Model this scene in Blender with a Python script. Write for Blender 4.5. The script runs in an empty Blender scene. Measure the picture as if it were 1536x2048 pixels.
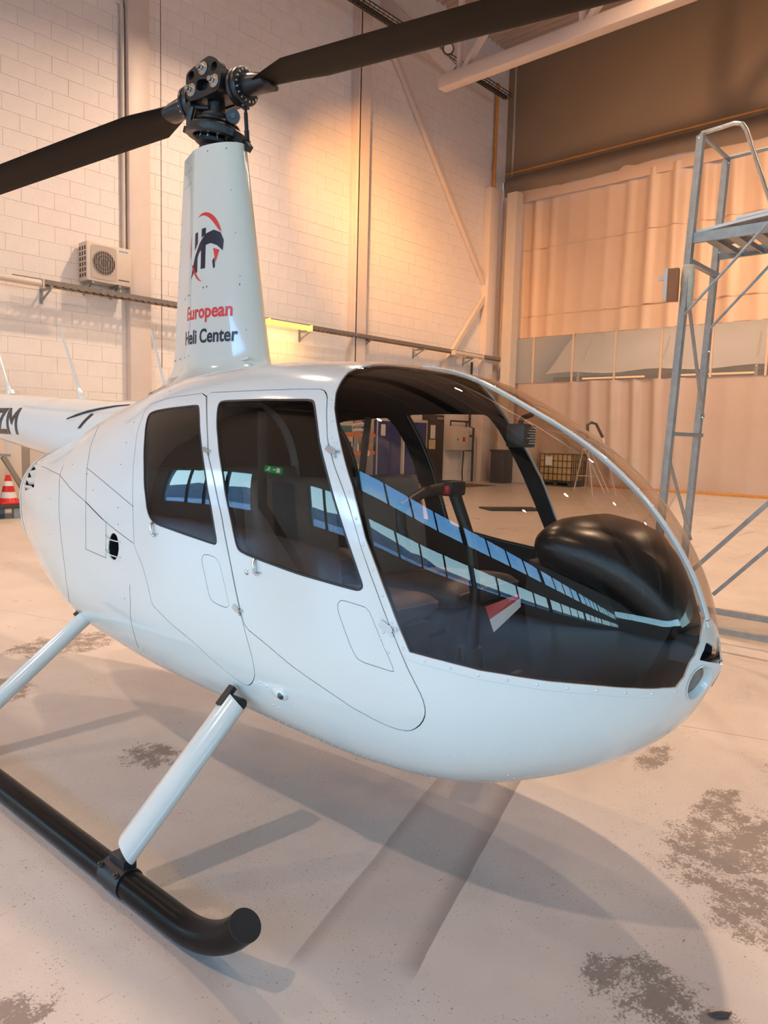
import bpy, bmesh, math, random
import numpy as np
from mathutils import Vector, Matrix, geometry
random.seed(7); np.random.seed(7)
PI = math.pi
sc = bpy.context.scene
COL = sc.collection

# ------------------------------------------------------------------ camera
HD, PITCH, ROLL, FPX, CAMH = math.radians(42.2), 0.10114, 0.025927, 1483.9, 1.52
def cam_axes():
    cp, sp = math.cos(PITCH), math.sin(PITCH)
    F = Vector((0, cp, -sp)); U = Vector((0, sp, cp)); X = Vector((1, 0, 0))
    c, s = math.cos(ROLL), math.sin(ROLL)
    X, U = c*X + s*U, -s*X + c*U
    ub = Vector((math.sin(HD), math.cos(HD), 0)); vb = Vector((-math.cos(HD), math.sin(HD), 0))
    tb = lambda v: Vector((v.dot(ub), v.dot(vb), v.z))
    return tb(X), tb(U), tb(F)
cx, cu, cf = cam_axes()
cam = bpy.data.cameras.new('camera'); cam_o = bpy.data.objects.new('camera', cam); COL.objects.link(cam_o)
cam_o.matrix_world = Matrix(((cx.x, cu.x, -cf.x, 0), (cx.y, cu.y, -cf.y, 0), (cx.z, cu.z, -cf.z, CAMH), (0, 0, 0, 1)))
cam.sensor_fit = 'HORIZONTAL'; cam.sensor_width = 36; cam.lens = 36*FPX/1536; cam.clip_start = .05; cam.clip_end = 400
sc.camera = cam_o

# ------------------------------------------------------------------ exposure, sky
sc.view_settings.view_transform = 'Standard'; sc.view_settings.look = 'None'
sc.view_settings.gamma = 1; sc.view_settings.use_curve_mapping = False
sc.view_settings.exposure = 0.0
sc.cycles.use_denoising = True
sc.cycles.max_bounces = 8; sc.cycles.transparent_max_bounces = 16
sc.cycles.caustics_reflective = False; sc.cycles.caustics_refractive = False
sc.cycles.sample_clamp_indirect = 6

wd = bpy.data.worlds.new('daylight'); sc.world = wd; wd.use_nodes = True
wn, wl = wd.node_tree.nodes, wd.node_tree.links
wn.clear()
wo = wn.new('ShaderNodeOutputWorld'); bg = wn.new('ShaderNodeBackground'); tc = wn.new('ShaderNodeTexCoord')
sx = wn.new('ShaderNodeSeparateXYZ'); rp = wn.new('ShaderNodeValToRGB')
wl.new(tc.outputs['Generated'], sx.inputs[0]); wl.new(sx.outputs['Z'], rp.inputs[0])
e = rp.color_ramp.elements
e[0].position = 0.0; e[0].color = (.56, .85, .98, 1)
e[1].position = 1.0; e[1].color = (.10, .28, .75, 1)
m1 = e.new(.10); m1.color = (.44, .77, .92, 1)
m2 = e.new(.28); m2.color = (.19, .50, 1.0, 1)
nz = wn.new('ShaderNodeTexNoise'); nz.inputs['Scale'].default_value = 5; nz.inputs['Detail'].default_value = 5
wl.new(tc.outputs['Generated'], nz.inputs['Vector'])
cr = wn.new('ShaderNodeValToRGB'); cr.color_ramp.elements[0].position = .52; cr.color_ramp.elements[1].position = .72
wl.new(nz.outputs['Fac'], cr.inputs[0])
mxw = wn.new('ShaderNodeMixRGB'); mxw.inputs['Color2'].default_value = (.8, .92, 1, 1)
mlt = wn.new('ShaderNodeMath'); mlt.operation = 'MULTIPLY'; mlt.inputs[1].default_value = .35
wl.new(cr.outputs['Color'], mlt.inputs[0]); wl.new(mlt.outputs[0], mxw.inputs['Fac']); wl.new(rp.outputs[0], mxw.inputs['Color1'])
wl.new(mxw.outputs[0], bg.inputs['Color']); bg.inputs['Strength'].default_value = 12.8
wl.new(bg.outputs[0], wo.inputs[0])

# the openings of the glazed wall guide the sky light in (portals give no light of their own)
XW, YS, YN, XE, ZR = -6.8, -30.0, 15.8, 23.7, 15.2      # west, south, north (block wall), east (curtain), roof
ROWS = ((0.75, 1.95), (3.2, 4.65))
def area(name, loc, rot, sx_, sy_, power, colr, portal=False, shape='RECTANGLE', spread=180):
    l = bpy.data.lights.new(name, 'AREA'); l.shape = shape; l.size = sx_; l.size_y = sy_; l.energy = power; l.color = colr
    l.spread = math.radians(spread)
    if portal: l.cycles.is_portal = True
    o = bpy.data.objects.new(name, l); o.location = loc; o.rotation_euler = rot; COL.objects.link(o); return o
for z0, z1 in ROWS:
    area('window_portal', (XW-.15, (YS+5.9)/2, (z0+z1)/2), (0, -PI/2, 0), z1-z0, 5.9-YS, 1, (1, 1, 1), True)
area('window_portal', (XW-.15, 10.4, 1.45), (0, -PI/2, 0), 1.5, 8.8, 1, (1, 1, 1), True)
area('window_portal', ((XW+XE)/2, YS-.15, 5.0), (PI/2, 0, 0), XE-XW, 1.8, 1, (1, 1, 1), True)
# hangar lamps (their fittings are built further down, at the same places)
WARM = (1.0, .70, .49)
LAMPS = [(-4.2, 4.2, 360), (5.6, 2.6, 500), (13.0, 6.5, 260), (12.4, -4.5, 140), (-4.0, -5.5, 25), (4.6, -4.5, 60), (18.5, 2.0, 500), (3.5, 10.0, 330), (-3.5, 12.0, 240), (19.0, -6, 200), (10.5, 11.8, 560)]
LZ = 11.6
for i, (lx, ly, lp) in enumerate(LAMPS):
    area('bay_lamp_light', (lx, ly, LZ-.42), (0, 0, 0), .36, .36, lp, WARM, False, 'DISK', 150)
area('sodium_lamp_light', (9.6, 10.6, 11.0), (math.radians(69), 0, math.radians(-59)), .5, .5, 150, (1.0, .48, .16), False, 'DISK', 46)
area('curtain_fill_light', (12.5, 4.0, 11.4), (math.radians(69), 0, math.radians(-71)), .5, .5, 300, (1.0, .62, .36), False, 'DISK', 80)  # added fill light, out of view, to brighten the tan curtain

# ------------------------------------------------------------------ materials
def nodes(m):
    m.use_nodes = True; nt = m.node_tree; return nt, nt.nodes, nt.links, nt.nodes['Principled BSDF']
MATS = {}
def mat(name, col=(.8, .8, .8), rough=.5, metal=0., noise=0., nscale=8., bump=0., bscale=30., emit=None, estr=1., spec=.5, coat=0., coord='Object', stretch=None, alpha=None):
    if name in MATS: return MATS[name]
    m = bpy.data.materials.new(name); nt, N, L, b = nodes(m)
    b.inputs['Base Color'].default_value = (*col, 1); b.inputs['Roughness'].default_value = rough; b.inputs['Metallic'].default_value = metal
    b.inputs['Specular IOR Level'].default_value = spec
    if coat: b.inputs['Coat Weight'].default_value = coat; b.inputs['Coat Roughness'].default_value = .04
    t = N.new('ShaderNodeTexCoord'); src = t.outputs[coord]
    if stretch:
        mp = N.new('ShaderNodeMapping'); mp.inputs['Scale'].default_value = stretch; L.new(src, mp.inputs[0]); src = mp.outputs[0]
    if noise:
        n = N.new('ShaderNodeTexNoise'); n.inputs['Scale'].default_value = nscale; n.inputs['Detail'].default_value = 6; n.inputs['Roughness'].default_value = .65
        L.new(src, n.inputs['Vector'])
        r = N.new('ShaderNodeMapRange'); r.inputs['To Min'].default_value = 1-noise; r.inputs['To Max'].default_value = 1+noise*.6
        r.inputs['From Min'].default_value = .25; r.inputs['From Max'].default_value = .75
        L.new(n.outputs['Fac'], r.inputs['Value'])
        h = N.new('ShaderNodeVectorMath'); h.operation = 'SCALE'; h.inputs[0].default_value = col
        L.new(r.outputs[0], h.inputs['Scale']); L.new(h.outputs[0], b.inputs['Base Color'])
    if bump:
        n2 = N.new('ShaderNodeTexNoise'); n2.inputs['Scale'].default_value = bscale; n2.inputs['Detail'].default_value = 3; L.new(src, n2.inputs['Vector'])
        bp = N.new('ShaderNodeBump'); bp.inputs['Strength'].default_value = bump; bp.inputs['Distance'].default_value = .02
        L.new(n2.outputs['Fac'], bp.inputs['Height']); L.new(bp.outputs[0], b.inputs['Normal'])
    if emit: b.inputs['Emission Color'].default_value = (*emit, 1); b.inputs['Emission Strength'].default_value = estr
    MATS[name] = m; return m
def glassmat(name, tint, ior=1.5, rough=0.0, haze=0.):
    m = bpy.data.materials.new(name); m.use_nodes = True; N, L = m.node_tree.nodes, m.node_tree.links; N.clear()
    o = N.new('ShaderNodeOutputMaterial'); mx = N.new('ShaderNodeMixShader'); tr = N.new('ShaderNodeBsdfTransparent'); gl = N.new('ShaderNodeBsdfGlossy')
    fr = N.new('ShaderNodeFresnel'); ge = N.new('ShaderNodeNewGeometry'); mr = N.new('ShaderNodeMapRange'); mr.inputs['To Min'].default_value = ior; mr.inputs['To Max'].default_value = 1/ior
    L.new(ge.outputs['Backfacing'], mr.inputs['Value']); L.new(mr.outputs[0], fr.inputs['IOR'])      # a thin sheet reflects alike from both sides
    tr.inputs['Color'].default_value = (*tint, 1); gl.inputs['Roughness'].default_value = rough
    L.new(fr.outputs[0], mx.inputs[0]); L.new(tr.outputs[0], mx.inputs[1]); L.new(gl.outputs[0], mx.inputs[2])
    out = mx.outputs[0]
    if haze:
        df = N.new('ShaderNodeBsdfDiffuse'); df.inputs['Color'].default_value = (.8, .75, .7, 1); m2 = N.new('ShaderNodeMixShader'); m2.inputs[0].default_value = haze
        L.new(out, m2.inputs[1]); L.new(df.outputs[0], m2.inputs[2]); out = m2.outputs[0]
    L.new(out, o.inputs[0]); MATS[name] = m; return m

PAINT = mat('white_gloss_paint', (.64, .635, .59), .13, noise=.012, nscale=1.2, bump=.035, bscale=1.6, coat=.35)
PAINT_T = mat('white_cowl_paint', (.64, .635, .595), .14, noise=.012, nscale=1.2, bump=.10, bscale=3.0, coat=.35)
FAIRP = mat('white_fairing_paint', (.57, .565, .50), .10, noise=.02, nscale=1.5, bump=.02, bscale=2, coat=.3)
SEAM = mat('dark_seam', (.03, .03, .03), .7)
RUB = mat('black_rubber', (.012, .012, .013), .45)
INT = mat('dark_cabin_trim', (.008, .007, .0065), .55, noise=.2, nscale=20)
BLK = mat('satin_black_paint', (.006, .005, .005), .30, noise=.15, nscale=9, bump=.03, bscale=40, spec=.12)
BLADE = mat('black_brown_blade', (.007, .0045, .0035), .55, noise=.2, nscale=3, spec=.10)
HUBM = mat('dark_grey_hub', (.014, .014, .016), .33, noise=.2, nscale=12, bump=.08, bscale=60)
STEEL = mat('bright_steel', (.62, .60, .56), .25, metal=1., noise=.2, nscale=30)
GALV = mat('galvanised_steel', (.34, .35, .35), .42, metal=.55, noise=.22, nscale=14, bump=.1, bscale=40)
LEATHER = mat('grey_leather', (.165, .145, .132), .5, noise=.12, nscale=14, bump=.2, bscale=120)
LEATHD = mat('dark_seat_box', (.05, .045, .042), .6)
RED = mat('red_paint', (.55, .02, .02), .3, noise=.05)
REDDECAL = mat('red_decal', (.62, .035, .03), .35)
NAVY = mat('dark_navy_decal', (.012, .011, .028), .35)
ORANGE = mat('orange_beam', (.62, .16, .03), .45, noise=.1)
WHITEP = mat('matt_white', (.62, .58, .54), .6, noise=.06, nscale=6)
CREAM = mat('cream_paint', (.60, .52, .44), .45, noise=.06, nscale=5)
STRUC = mat('white_structural_steel', (.66, .56, .49), .45, noise=.05, nscale=3)
PAPER = mat('paper', (.75, .72, .68), .7)
YEL = mat('lit_yellow_diffuser', (1, .75, .2), .4, emit=(1.0, .56, .10), estr=1.5)
DARKM = mat('dark_grey_metal', (.05, .045, .04), .5, noise=.2, nscale=10)
GLASS = glassmat('tinted_acrylic', (.77, .72, .67), 1.53)
GLASSD = glassmat('dark_tinted_window', (.72, .69, .67), 1.6)
PVC = glassmat('clear_pvc', (.80, .76, .72), 1.35, .05, .12)
PANE = glassmat('window_glass', (.95, .97, .97), 1.1)

# ------------------------------------------------------------------ builders
def link(o, parent=None):
    COL.objects.link(o)
    if parent is not None: o.parent = parent
    return o
def meshobj(name, V, F, m, parent=None, smooth=None, kind=None):
    me = bpy.data.meshes.new(name); me.from_pydata([tuple(v) for v in V], [], [tuple(f) for f in F]); me.update()
    me.materials.append(m)
    if smooth is not None and len(F):
        me.polygons.foreach_set('use_smooth', [True]*len(me.polygons))
        if smooth < 3.1: me.set_sharp_from_angle(angle=smooth)
    o = link(bpy.data.objects.new(name, me), parent)
    if kind: o['kind'] = kind
    return o
def frame(d):
    d = Vector(d).normalized(); up = Vector((0, 0, 1)) if abs(d.z) < .95 else Vector((1, 0, 0))
    a = d.cross(up).normalized(); return a, a.cross(d).normalized(), d
class MB:
    def __init__(s): s.V = []; s.F = []
    def add(s, V, F):
        n = len(s.V); s.V += [tuple(v) for v in V]; s.F += [tuple(i+n for i in f) for f in F]; return s
    def box(s, a, b, M=None, bev=0.):
        x0, y0, z0 = a; x1, y1, z1 = b
        if bev:
            bm = bmesh.new(); bmesh.ops.create_cube(bm, size=1)
            for v in bm.verts: v.co = Vector(((x0+x1)/2+v.co.x*(x1-x0), (y0+y1)/2+v.co.y*(y1-y0), (z0+z1)/2+v.co.z*(z1-z0)))
            bmesh.ops.bevel(bm, geom=bm.edges[:], offset=bev, segments=2, affect='EDGES', profile=.5)
            bm.verts.index_update(); V = [v.co.copy() for v in bm.verts]; F = [[v.index for v in f.verts] for f in bm.faces]; bm.free()
        else:
            V = [Vector(p) for p in ((x0, y0, z0), (x1, y0, z0), (x1, y1, z0), (x0, y1, z0), (x0, y0, z1), (x1, y0, z1), (x1, y1, z1), (x0, y1, z1))]
            F = [(0, 3, 2, 1), (4, 5, 6, 7), (0, 1, 5, 4), (1, 2, 6, 5), (2, 3, 7, 6), (3, 0, 4, 7)]
        if M is not None: V = [M @ v for v in V]
        return s.add(V, F)
    def cyl(s, p0, p1, r0, r1=None, n=16, caps=True):
        r1 = r0 if r1 is None else r1; p0, p1 = Vector(p0), Vector(p1); a, b, d = frame(p1-p0); V = []
        for p, r in ((p0, r0), (p1, r1)):
            for k in range(n): t = 2*PI*k/n; V.append(p+r*(math.cos(t)*a+math.sin(t)*b))
        F = [(k, (k+1) % n, n+(k+1) % n, n+k) for k in range(n)]
        if caps: F += [tuple(range(n))[::-1], tuple(range(n, 2*n))]
        return s.add(V, F)
    def tube(s, pts, r, n=12, caps=True, flat=None):
        pts = [Vector(p) for p in pts]; V = []; prev = None; m = len(pts)
        for i, p in enumerate(pts):
            d = (pts[min(i+1, m-1)]-pts[max(i-1, 0)]).normalized()
            if prev is None: a, b, _ = frame(d)
            else: a = (prev - d*prev.dot(d)).normalized(); b = d.cross(a)*-1; b = a.cross(d)
            prev = a; rr = r[i] if isinstance(r, (list, tuple)) else r
            for k in range(n): t = 2*PI*k/n; V.append(p+rr*(math.cos(t)*a+math.sin(t)*b*(flat or 1)))
        F = [(i*n+k, i*n+(k+1) % n, (i+1)*n+(k+1) % n, (i+1)*n+k) for i in range(m-1) for k in range(n)]
        if caps: F += [tuple(range(n))[::-1], tuple(range((m-1)*n, m*n))]
        return s.add(V, F)
    def bar(s, p0, p1, w, h, up=(0, 0, 1)):      # rectangular section bar
        p0, p1 = Vector(p0), Vector(p1); d = (p1-p0).normalized(); up = Vector(up)
        a = d.cross(up)
        if a.length < 1e-3: a = d.cross(Vector((1, 0, 0)))
        a.normalize(); b = a.cross(d).normalized(); V = []
        for p in (p0, p1):
            for i, j in ((-1, -1), (1, -1), (1, 1), (-1, 1)): V.append(p+a*w/2*i+b*h/2*j)
        return s.add(V, [(3, 2, 1, 0), (4, 5, 6, 7), (0, 1, 5, 4), (1, 2, 6, 5), (2, 3, 7, 6), (3, 0, 4, 7)])
    def lathe(s, prof, o=(0, 0, 0), d=(0, 0, 1), n=24):      # prof: (r, t) along d
        o = Vector(o); a, b, d = frame(d); V = []
        for r, t in prof:
            for k in range(n): q = 2*PI*k/n; V.append(o+d*t+r*(math.cos(q)*a+math.sin(q)*b))
        F = [(i*n+k, i*n+(k+1) % n, (i+1)*n+(k+1) % n, (i+1)*n+k) for i in range(len(prof)-1) for k in range(n)]
        return s.add(V, F)
    def prism(s, poly, f0, f1):      # poly: 2D points, f0/f1 map (u,v)->3D for both faces
        n = len(poly); V = [f0(*p) for p in poly]+[f1(*p) for p in poly]
        return s.add(V, [tuple(range(n))[::-1], tuple(range(n, 2*n))]+[(k, (k+1) % n, n+(k+1) % n, n+k) for k in range(n)])
    def dome(s, c, nrm, r, h, n=8):
        c = Vector(c); a, b, d = frame(nrm); V = [c+d*h]
        for rr, hh in ((.62*r, .8*h), (r, 0)):
            for k in range(n): t = 2*PI*k/n; V.append(c+rr*(math.cos(t)*a+math.sin(t)*b)+d*hh)
        F = [(0, 1+k, 1+(k+1) % n) for k in range(n)]+[(1+k, 1+n+k, 1+n+(k+1) % n, 1+(k+1) % n) for k in range(n)]
        return s.add(V, F)
    def build(s, name, m, parent=None, smooth=.6, kind=None): return meshobj(name, s.V, s.F, m, parent, smooth, kind)
def tag(o, label=None, cat=None, group=None, kind=None):
    if label: o['label'] = label
    if cat: o['category'] = cat
    if group: o['group'] = group
    if kind: o['kind'] = kind
    return o
def thing(name, label, cat, loc=(0, 0, 0), rz=0., group=None):
    o = bpy.data.objects.new(name, None); o.empty_display_size = .1; COL.objects.link(o); o.location = loc; o.rotation_euler = (0, 0, rz)
    return tag(o, label, cat, group)
def struct(o): o['kind'] = 'structure'; return o
def copy_thing(r, loc, rz=0., label=None):
    c = r.copy(); COL.objects.link(c); c.location = loc; c.rotation_euler = (0, 0, rz)
    if label: c['label'] = label
    for ch in r.children:
        d = ch.copy(); COL.objects.link(d); d.parent = c
        for g in ch.children: q = g.copy(); COL.objects.link(q); q.parent = d
    return c
def arc(c, r, a0, a1, n, f): return [f(c[0]+r*math.cos(a0+(a1-a0)*k/n), c[1]+r*math.sin(a0+(a1-a0)*k/n)) for k in range(n+1)]
HP = np.array([[0.87,0.9352,1.1185,1.2967,1.4765,1.6215,1.7676,1.8063,1.8087,1.7791,1.712,1.6333,1.5283,1.4496,1.3932],[0.87,0.8029,0.6675,0.5499,0.4397,0.3543,0.3142,0.3166,0.3299,0.3495,0.3845,0.4346,0.5222,0.6138,0.7066],[0.0,0.0781,0.2318,0.3735,0.4994,0.5822,0.6259,0.6429,0.6521,0.6508,0.6252,0.5806,0.5009,0.421,0.3449],[0.87,0.8884,0.9026,0.9232,0.9173,0.8855,0.865,0.8668,0.8852,0.9222,0.9551,0.9938,1.0481,1.08,1.1006],[2.2,2.0092,2.1549,2.3269,2.6863,3.1407,3.7361,4.1083,3.9616,3.589,2.9777,2.4226,2.071,2.0683,2.084],[2.1,2.1636,2.2735,2.4409,2.6211,2.7825,2.7744,2.6674,2.6311,2.6735,2.7774,2.9258,2.9372,2.8751,2.789]])
TR = {
 'gl': [[1.067,1.067],[1.074,1.017],[1.076,0.956],[1.069,0.878],[1.063,0.821],[1.05,0.755],[1.038,0.714],[1.029,0.683],[1.02,0.653],[1.011,0.623],[1.002,0.594],[0.991,0.559],[0.979,0.524],[0.967,0.476],[0.955,0.428],[0.944,0.378],[0.931,0.335],[0.918,0.289],[0.904,0.234],[0.889,0.175],[0.877,0.123],[0.864,0.069],[0.855,0.033],[0.846,-0.006],[0.815,-0.022],[0.783,-0.041],[0.758,-0.059],[0.733,-0.078],[0.708,-0.099],[0.669,-0.12],[0.63,-0.141],[0.6,-0.156],[0.568,-0.172],[0.545,-0.18],[0.521,-0.19],[0.487,-0.204],[0.451,-0.222],[0.414,-0.242],[0.376,-0.261],[0.335,-0.294],[0.299,-0.323],[0.263,-0.387],[0.238,-0.266],[0.207,0.022],[0.193,0.537],[0.207,1.212],[0.24,1.571]],
 'rd': [[1.501,0.797],[1.468,0.798],[1.438,0.805],[1.39,0.802],[1.346,0.804],[1.324,0.722],[1.31,0.657],[1.3,0.601],[1.293,0.548],[1.284,0.513],[1.276,0.478],[1.268,0.435],[1.26,0.391],[1.252,0.347],[1.246,0.298],[1.239,0.248],[1.232,0.197],[1.226,0.149],[1.22,0.101],[1.213,0.052],[1.206,0.003],[1.2,-0.058],[1.194,-0.12],[1.188,-0.192],[1.182,-0.264],[1.181,-0.357],[1.188,-0.424],[1.205,-0.486],[1.22,-0.493],[1.237,-0.474],[1.26,-0.434],[1.283,-0.396],[1.304,-0.353],[1.325,-0.313],[1.352,-0.278],[1.38,-0.244],[1.401,-0.205],[1.423,-0.166],[1.429,-0.084],[1.436,-0.002],[1.45,0.075],[1.468,0.13],[1.47,0.183],[1.471,0.236],[1.474,0.314],[1.476,0.375],[1.478,0.434],[1.481,0.506],[1.482,0.553],[1.486,0.602],[1.491,0.669],[1.492,0.726]],
 'fd': [[1.346,0.804],[1.301,0.799],[1.258,0.8],[1.218,0.804],[1.19,0.808],[1.162,0.814],[1.134,0.82],[1.112,0.825],[1.09,0.83],[1.075,0.804],[1.066,0.763],[1.059,0.727],[1.05,0.685],[1.043,0.646],[1.031,0.611],[1.021,0.576],[1.002,0.527],[0.985,0.478],[0.973,0.437],[0.962,0.396],[0.952,0.353],[0.941,0.31],[0.928,0.259],[0.914,0.206],[0.901,0.15],[0.888,0.1],[0.875,0.048],[0.863,-0.008],[0.851,-0.082],[0.834,-0.174],[0.819,-0.257],[0.814,-0.325],[0.818,-0.385],[0.833,-0.44],[0.855,-0.475],[0.886,-0.468],[0.92,-0.439],[0.945,-0.412],[0.97,-0.388],[0.987,-0.363],[1.004,-0.34],[1.03,-0.307],[1.056,-0.277],[1.076,-0.252],[1.096,-0.227],[1.121,-0.189],[1.145,-0.15],[1.17,-0.114],[1.196,-0.077],[1.206,0.003],[1.213,0.052],[1.22,0.101],[1.226,0.149],[1.232,0.197],[1.239,0.248],[1.246,0.298],[1.252,0.347],[1.26,0.391],[1.268,0.435],[1.276,0.478],[1.284,0.513],[1.293,0.548],[1.3,0.601],[1.31,0.657],[1.324,0.722]],
 'rw': [[1.47,0.664],[1.476,0.719],[1.47,0.74],[1.425,0.742],[1.388,0.742],[1.352,0.744],[1.345,0.734],[1.334,0.691],[1.326,0.652],[1.314,0.595],[1.304,0.542],[1.294,0.486],[1.286,0.431],[1.278,0.387],[1.272,0.342],[1.267,0.301],[1.262,0.26],[1.265,0.243],[1.274,0.243],[1.306,0.248],[1.338,0.253],[1.373,0.259],[1.409,0.264],[1.425,0.278],[1.435,0.313],[1.44,0.367],[1.446,0.42],[1.45,0.487],[1.457,0.555],[1.462,0.607]],
 'fw': [[1.298,0.715],[1.301,0.744],[1.295,0.756],[1.26,0.757],[1.226,0.76],[1.193,0.765],[1.162,0.768],[1.132,0.772],[1.103,0.778],[1.093,0.769],[1.076,0.71],[1.067,0.675],[1.059,0.641],[1.047,0.6],[1.035,0.56],[1.023,0.518],[1.012,0.477],[0.997,0.425],[0.983,0.373],[0.971,0.329],[0.959,0.284],[0.952,0.254],[0.944,0.222],[0.944,0.205],[0.952,0.193],[0.964,0.192],[1.0,0.195],[1.036,0.199],[1.073,0.203],[1.103,0.209],[1.133,0.216],[1.165,0.223],[1.206,0.235],[1.217,0.249],[1.225,0.296],[1.232,0.343],[1.24,0.389],[1.248,0.433],[1.254,0.478],[1.262,0.522],[1.271,0.567],[1.278,0.609],[1.287,0.652]],
 'pf': [[0.997,0.124],[0.992,0.144],[0.985,0.15],[0.958,0.146],[0.932,0.141],[0.918,0.088],[0.904,0.033],[0.889,-0.034],[0.876,-0.119],[0.878,-0.133],[0.912,-0.115],[0.947,-0.1],[0.958,-0.068],[0.972,0.009],[0.982,0.05],[0.991,0.089]],
 'pr': [[1.298,0.184],[1.29,0.202],[1.259,0.196],[1.249,0.134],[1.24,0.072],[1.231,0.009],[1.268,0.012],[1.28,0.029],[1.288,0.094],[1.298,0.163]],
 'oval': [[1.533,0.167],[1.541,0.136],[1.546,0.085],[1.542,0.039],[1.527,0.024],[1.517,0.052],[1.512,0.102],[1.517,0.155],[1.524,0.169]],
 'louv': [[1.978,0.762],[1.928,0.568],[1.904,0.448],[1.883,0.299],[1.961,0.168],[1.974,0.3],[1.983,0.504],[1.99,0.648]],
 'inlet': [[0.176,0.985],[0.2,0.834],[0.073,0.022],[0.139,0.637],[0.18,0.093],[0.176,0.686]],
 's_np': [[0.258,-0.584],[0.258,-0.754],[0.271,-1.132]],
 's_top': [[1.501,0.797],[1.551,0.875]],
 's_cowl1': [[1.903,0.603],[1.816,0.508],[1.748,0.457],[1.683,0.361],[1.629,0.304],[1.597,0.264],[1.567,0.227],[1.523,0.188],[1.496,0.168],[1.47,0.15]],
 's_cowl2': [[1.635,0.494],[1.588,0.442],[1.548,0.398],[1.508,0.355],[1.471,0.318]],
 's_cowl3': [[1.635,0.494],[1.626,0.401],[1.622,0.309],[1.62,0.214],[1.619,0.116],[1.62,0.015]],
 's_cowl4': [[1.62,0.015],[1.586,0.018],[1.553,0.02]],
 's_cowl5': [[1.623,0.3],[1.586,0.254],[1.552,0.212]],
 's_cowl5b': [[1.552,0.212],[1.552,0.117],[1.553,0.02]],
 's_cowl6': [[1.748,0.457],[1.73,0.323],[1.723,0.195],[1.717,0.098],[1.713,-0.001],[1.708,-0.093],[1.704,-0.184],[1.702,-0.277],[1.705,-0.375],[1.709,-0.472],[1.726,-0.6]],
 's_cowl7': [[1.635,0.494],[1.64,0.566],[1.651,0.646],[1.658,0.723],[1.683,0.842]],
 's_cowl8': [[1.748,0.457],[1.749,0.541]],
 's_low': [[1.482,-0.091],[1.449,-0.134],[1.418,-0.177],[1.399,-0.21],[1.38,-0.244]],
 's_low2': [[1.482,-0.091],[1.483,-0.22],[1.49,-0.356],[1.495,-0.495],[1.506,-0.628]],
 's_lowbelly': [[1.181,-0.357],[1.155,-0.406],[1.131,-0.455],[1.101,-0.468],[1.073,-0.481],[1.044,-0.497]],
 'lightR': [0.187, -0.576],
 'beacon': [1.123, -0.44],
 'latch1': [1.028, 0.616],
 'latch2': [0.889, 0.083],
 'latch3': [1.298, 0.568],
 'latch4': [1.213, 0.019],
 'handleF': [1.172, 0.191],
 'lock': [1.194, 0.171],
 'handleR': [1.416, 0.236],
 'strutF': [1.315, -0.866],
 'strutR': [1.713, -0.771],
 'clip': [0.22, 1.306],
 'oatp': [0.538, 1.571],
}

# ================================================================== the hull as one smooth analytic surface
XN, XT = 2.517, -1.45
HXS = np.array([2.517,2.49,2.42,2.30,2.10,1.85,1.5,1.1,.7,.3,-.1,-.5,-.9,-1.2,-1.45]); HSS = np.sqrt(XN-HXS)
def spl(xs, ys, x):
    h = np.diff(xs); d = np.diff(ys)/h; m = np.empty(len(xs)); m[1:-1] = (d[:-1]*h[1:]+d[1:]*h[:-1])/(h[:-1]+h[1:]); m[0] = 2*d[0]-m[1]; m[-1] = d[-1]
    i = np.clip(np.searchsorted(xs, x)-1, 0, len(h)-1); t = (x-xs[i])/h[i]
    return ys[i]*(2*t**3-3*t**2+1)+h[i]*m[i]*(t**3-2*t**2+t)+ys[i+1]*(-2*t**3+3*t**2)+h[i]*m[i+1]*(t**3-t**2)
def hfam(s): return [spl(HSS, q, s) for q in HP]
def hull(s, psi, side=-1):
    s = np.asarray(s, float); psi = np.asarray(psi, float); zt, zb, w, zm, nu, nl = hfam(s)
    up = psi >= 0; n = np.where(up, nu, nl); b = np.where(up, zt-zm, zm-zb)
    k = (np.abs(np.cos(psi))**n+np.abs(np.sin(psi))**n)**(1/n)
    return np.stack([XN-s*s, side*w*np.cos(psi)/k, zm+b*np.sin(psi)/k], -1)
def hnrm(s, psi, side=-1):
    s = np.maximum(np.asarray(s, float), .012); psi = np.clip(np.asarray(psi, float), -PI/2+.003, PI/2-.003); e = 1e-3
    a = hull(s+e, psi, side)-hull(s-e, psi, side); b = hull(s, psi+e, side)-hull(s, psi-e, side)
    n = np.cross(a, b); n /= np.linalg.norm(n, axis=-1, keepdims=True)+1e-12
    p = hull(s, psi, side); c = p.copy(); c[..., 1] = 0; c[..., 2] = 1.0; c[..., 0] -= .05
    return n*np.sign((n*(p-c)).sum(-1, keepdims=True))
def inv_xz(x, z):
    s = math.sqrt(max(XN-x, 1e-5)); zt, zb, w, zm, nu, nl = [float(q) for q in hfam(np.array(s))]
    b, n = (zt-zm, nu) if z >= zm else (zm-zb, nl); v = min(abs(z-zm)/b, 1)
    return s, math.atan2((z-zm)/b, (1-v**n)**(1/n))
def inv_yz(y, z):
    lo, hi = .01, 1.2
    for _ in range(40):
        s = (lo+hi)/2; zt, zb, w, zm, nu, nl = [float(q) for q in hfam(np.array(s))]
        b, n = (zt-zm, nu) if z >= zm else (zm-zb, nl)
        if (abs(y)/w)**n+(abs(z-zm)/b)**n > 1: lo = s
        else: hi = s
    return hi, math.atan2((z-zm)/b, abs(y)/w)
def to_xz(poly): return [tuple(hull(s, p)[[0, 2]]) for s, p in poly]
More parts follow.
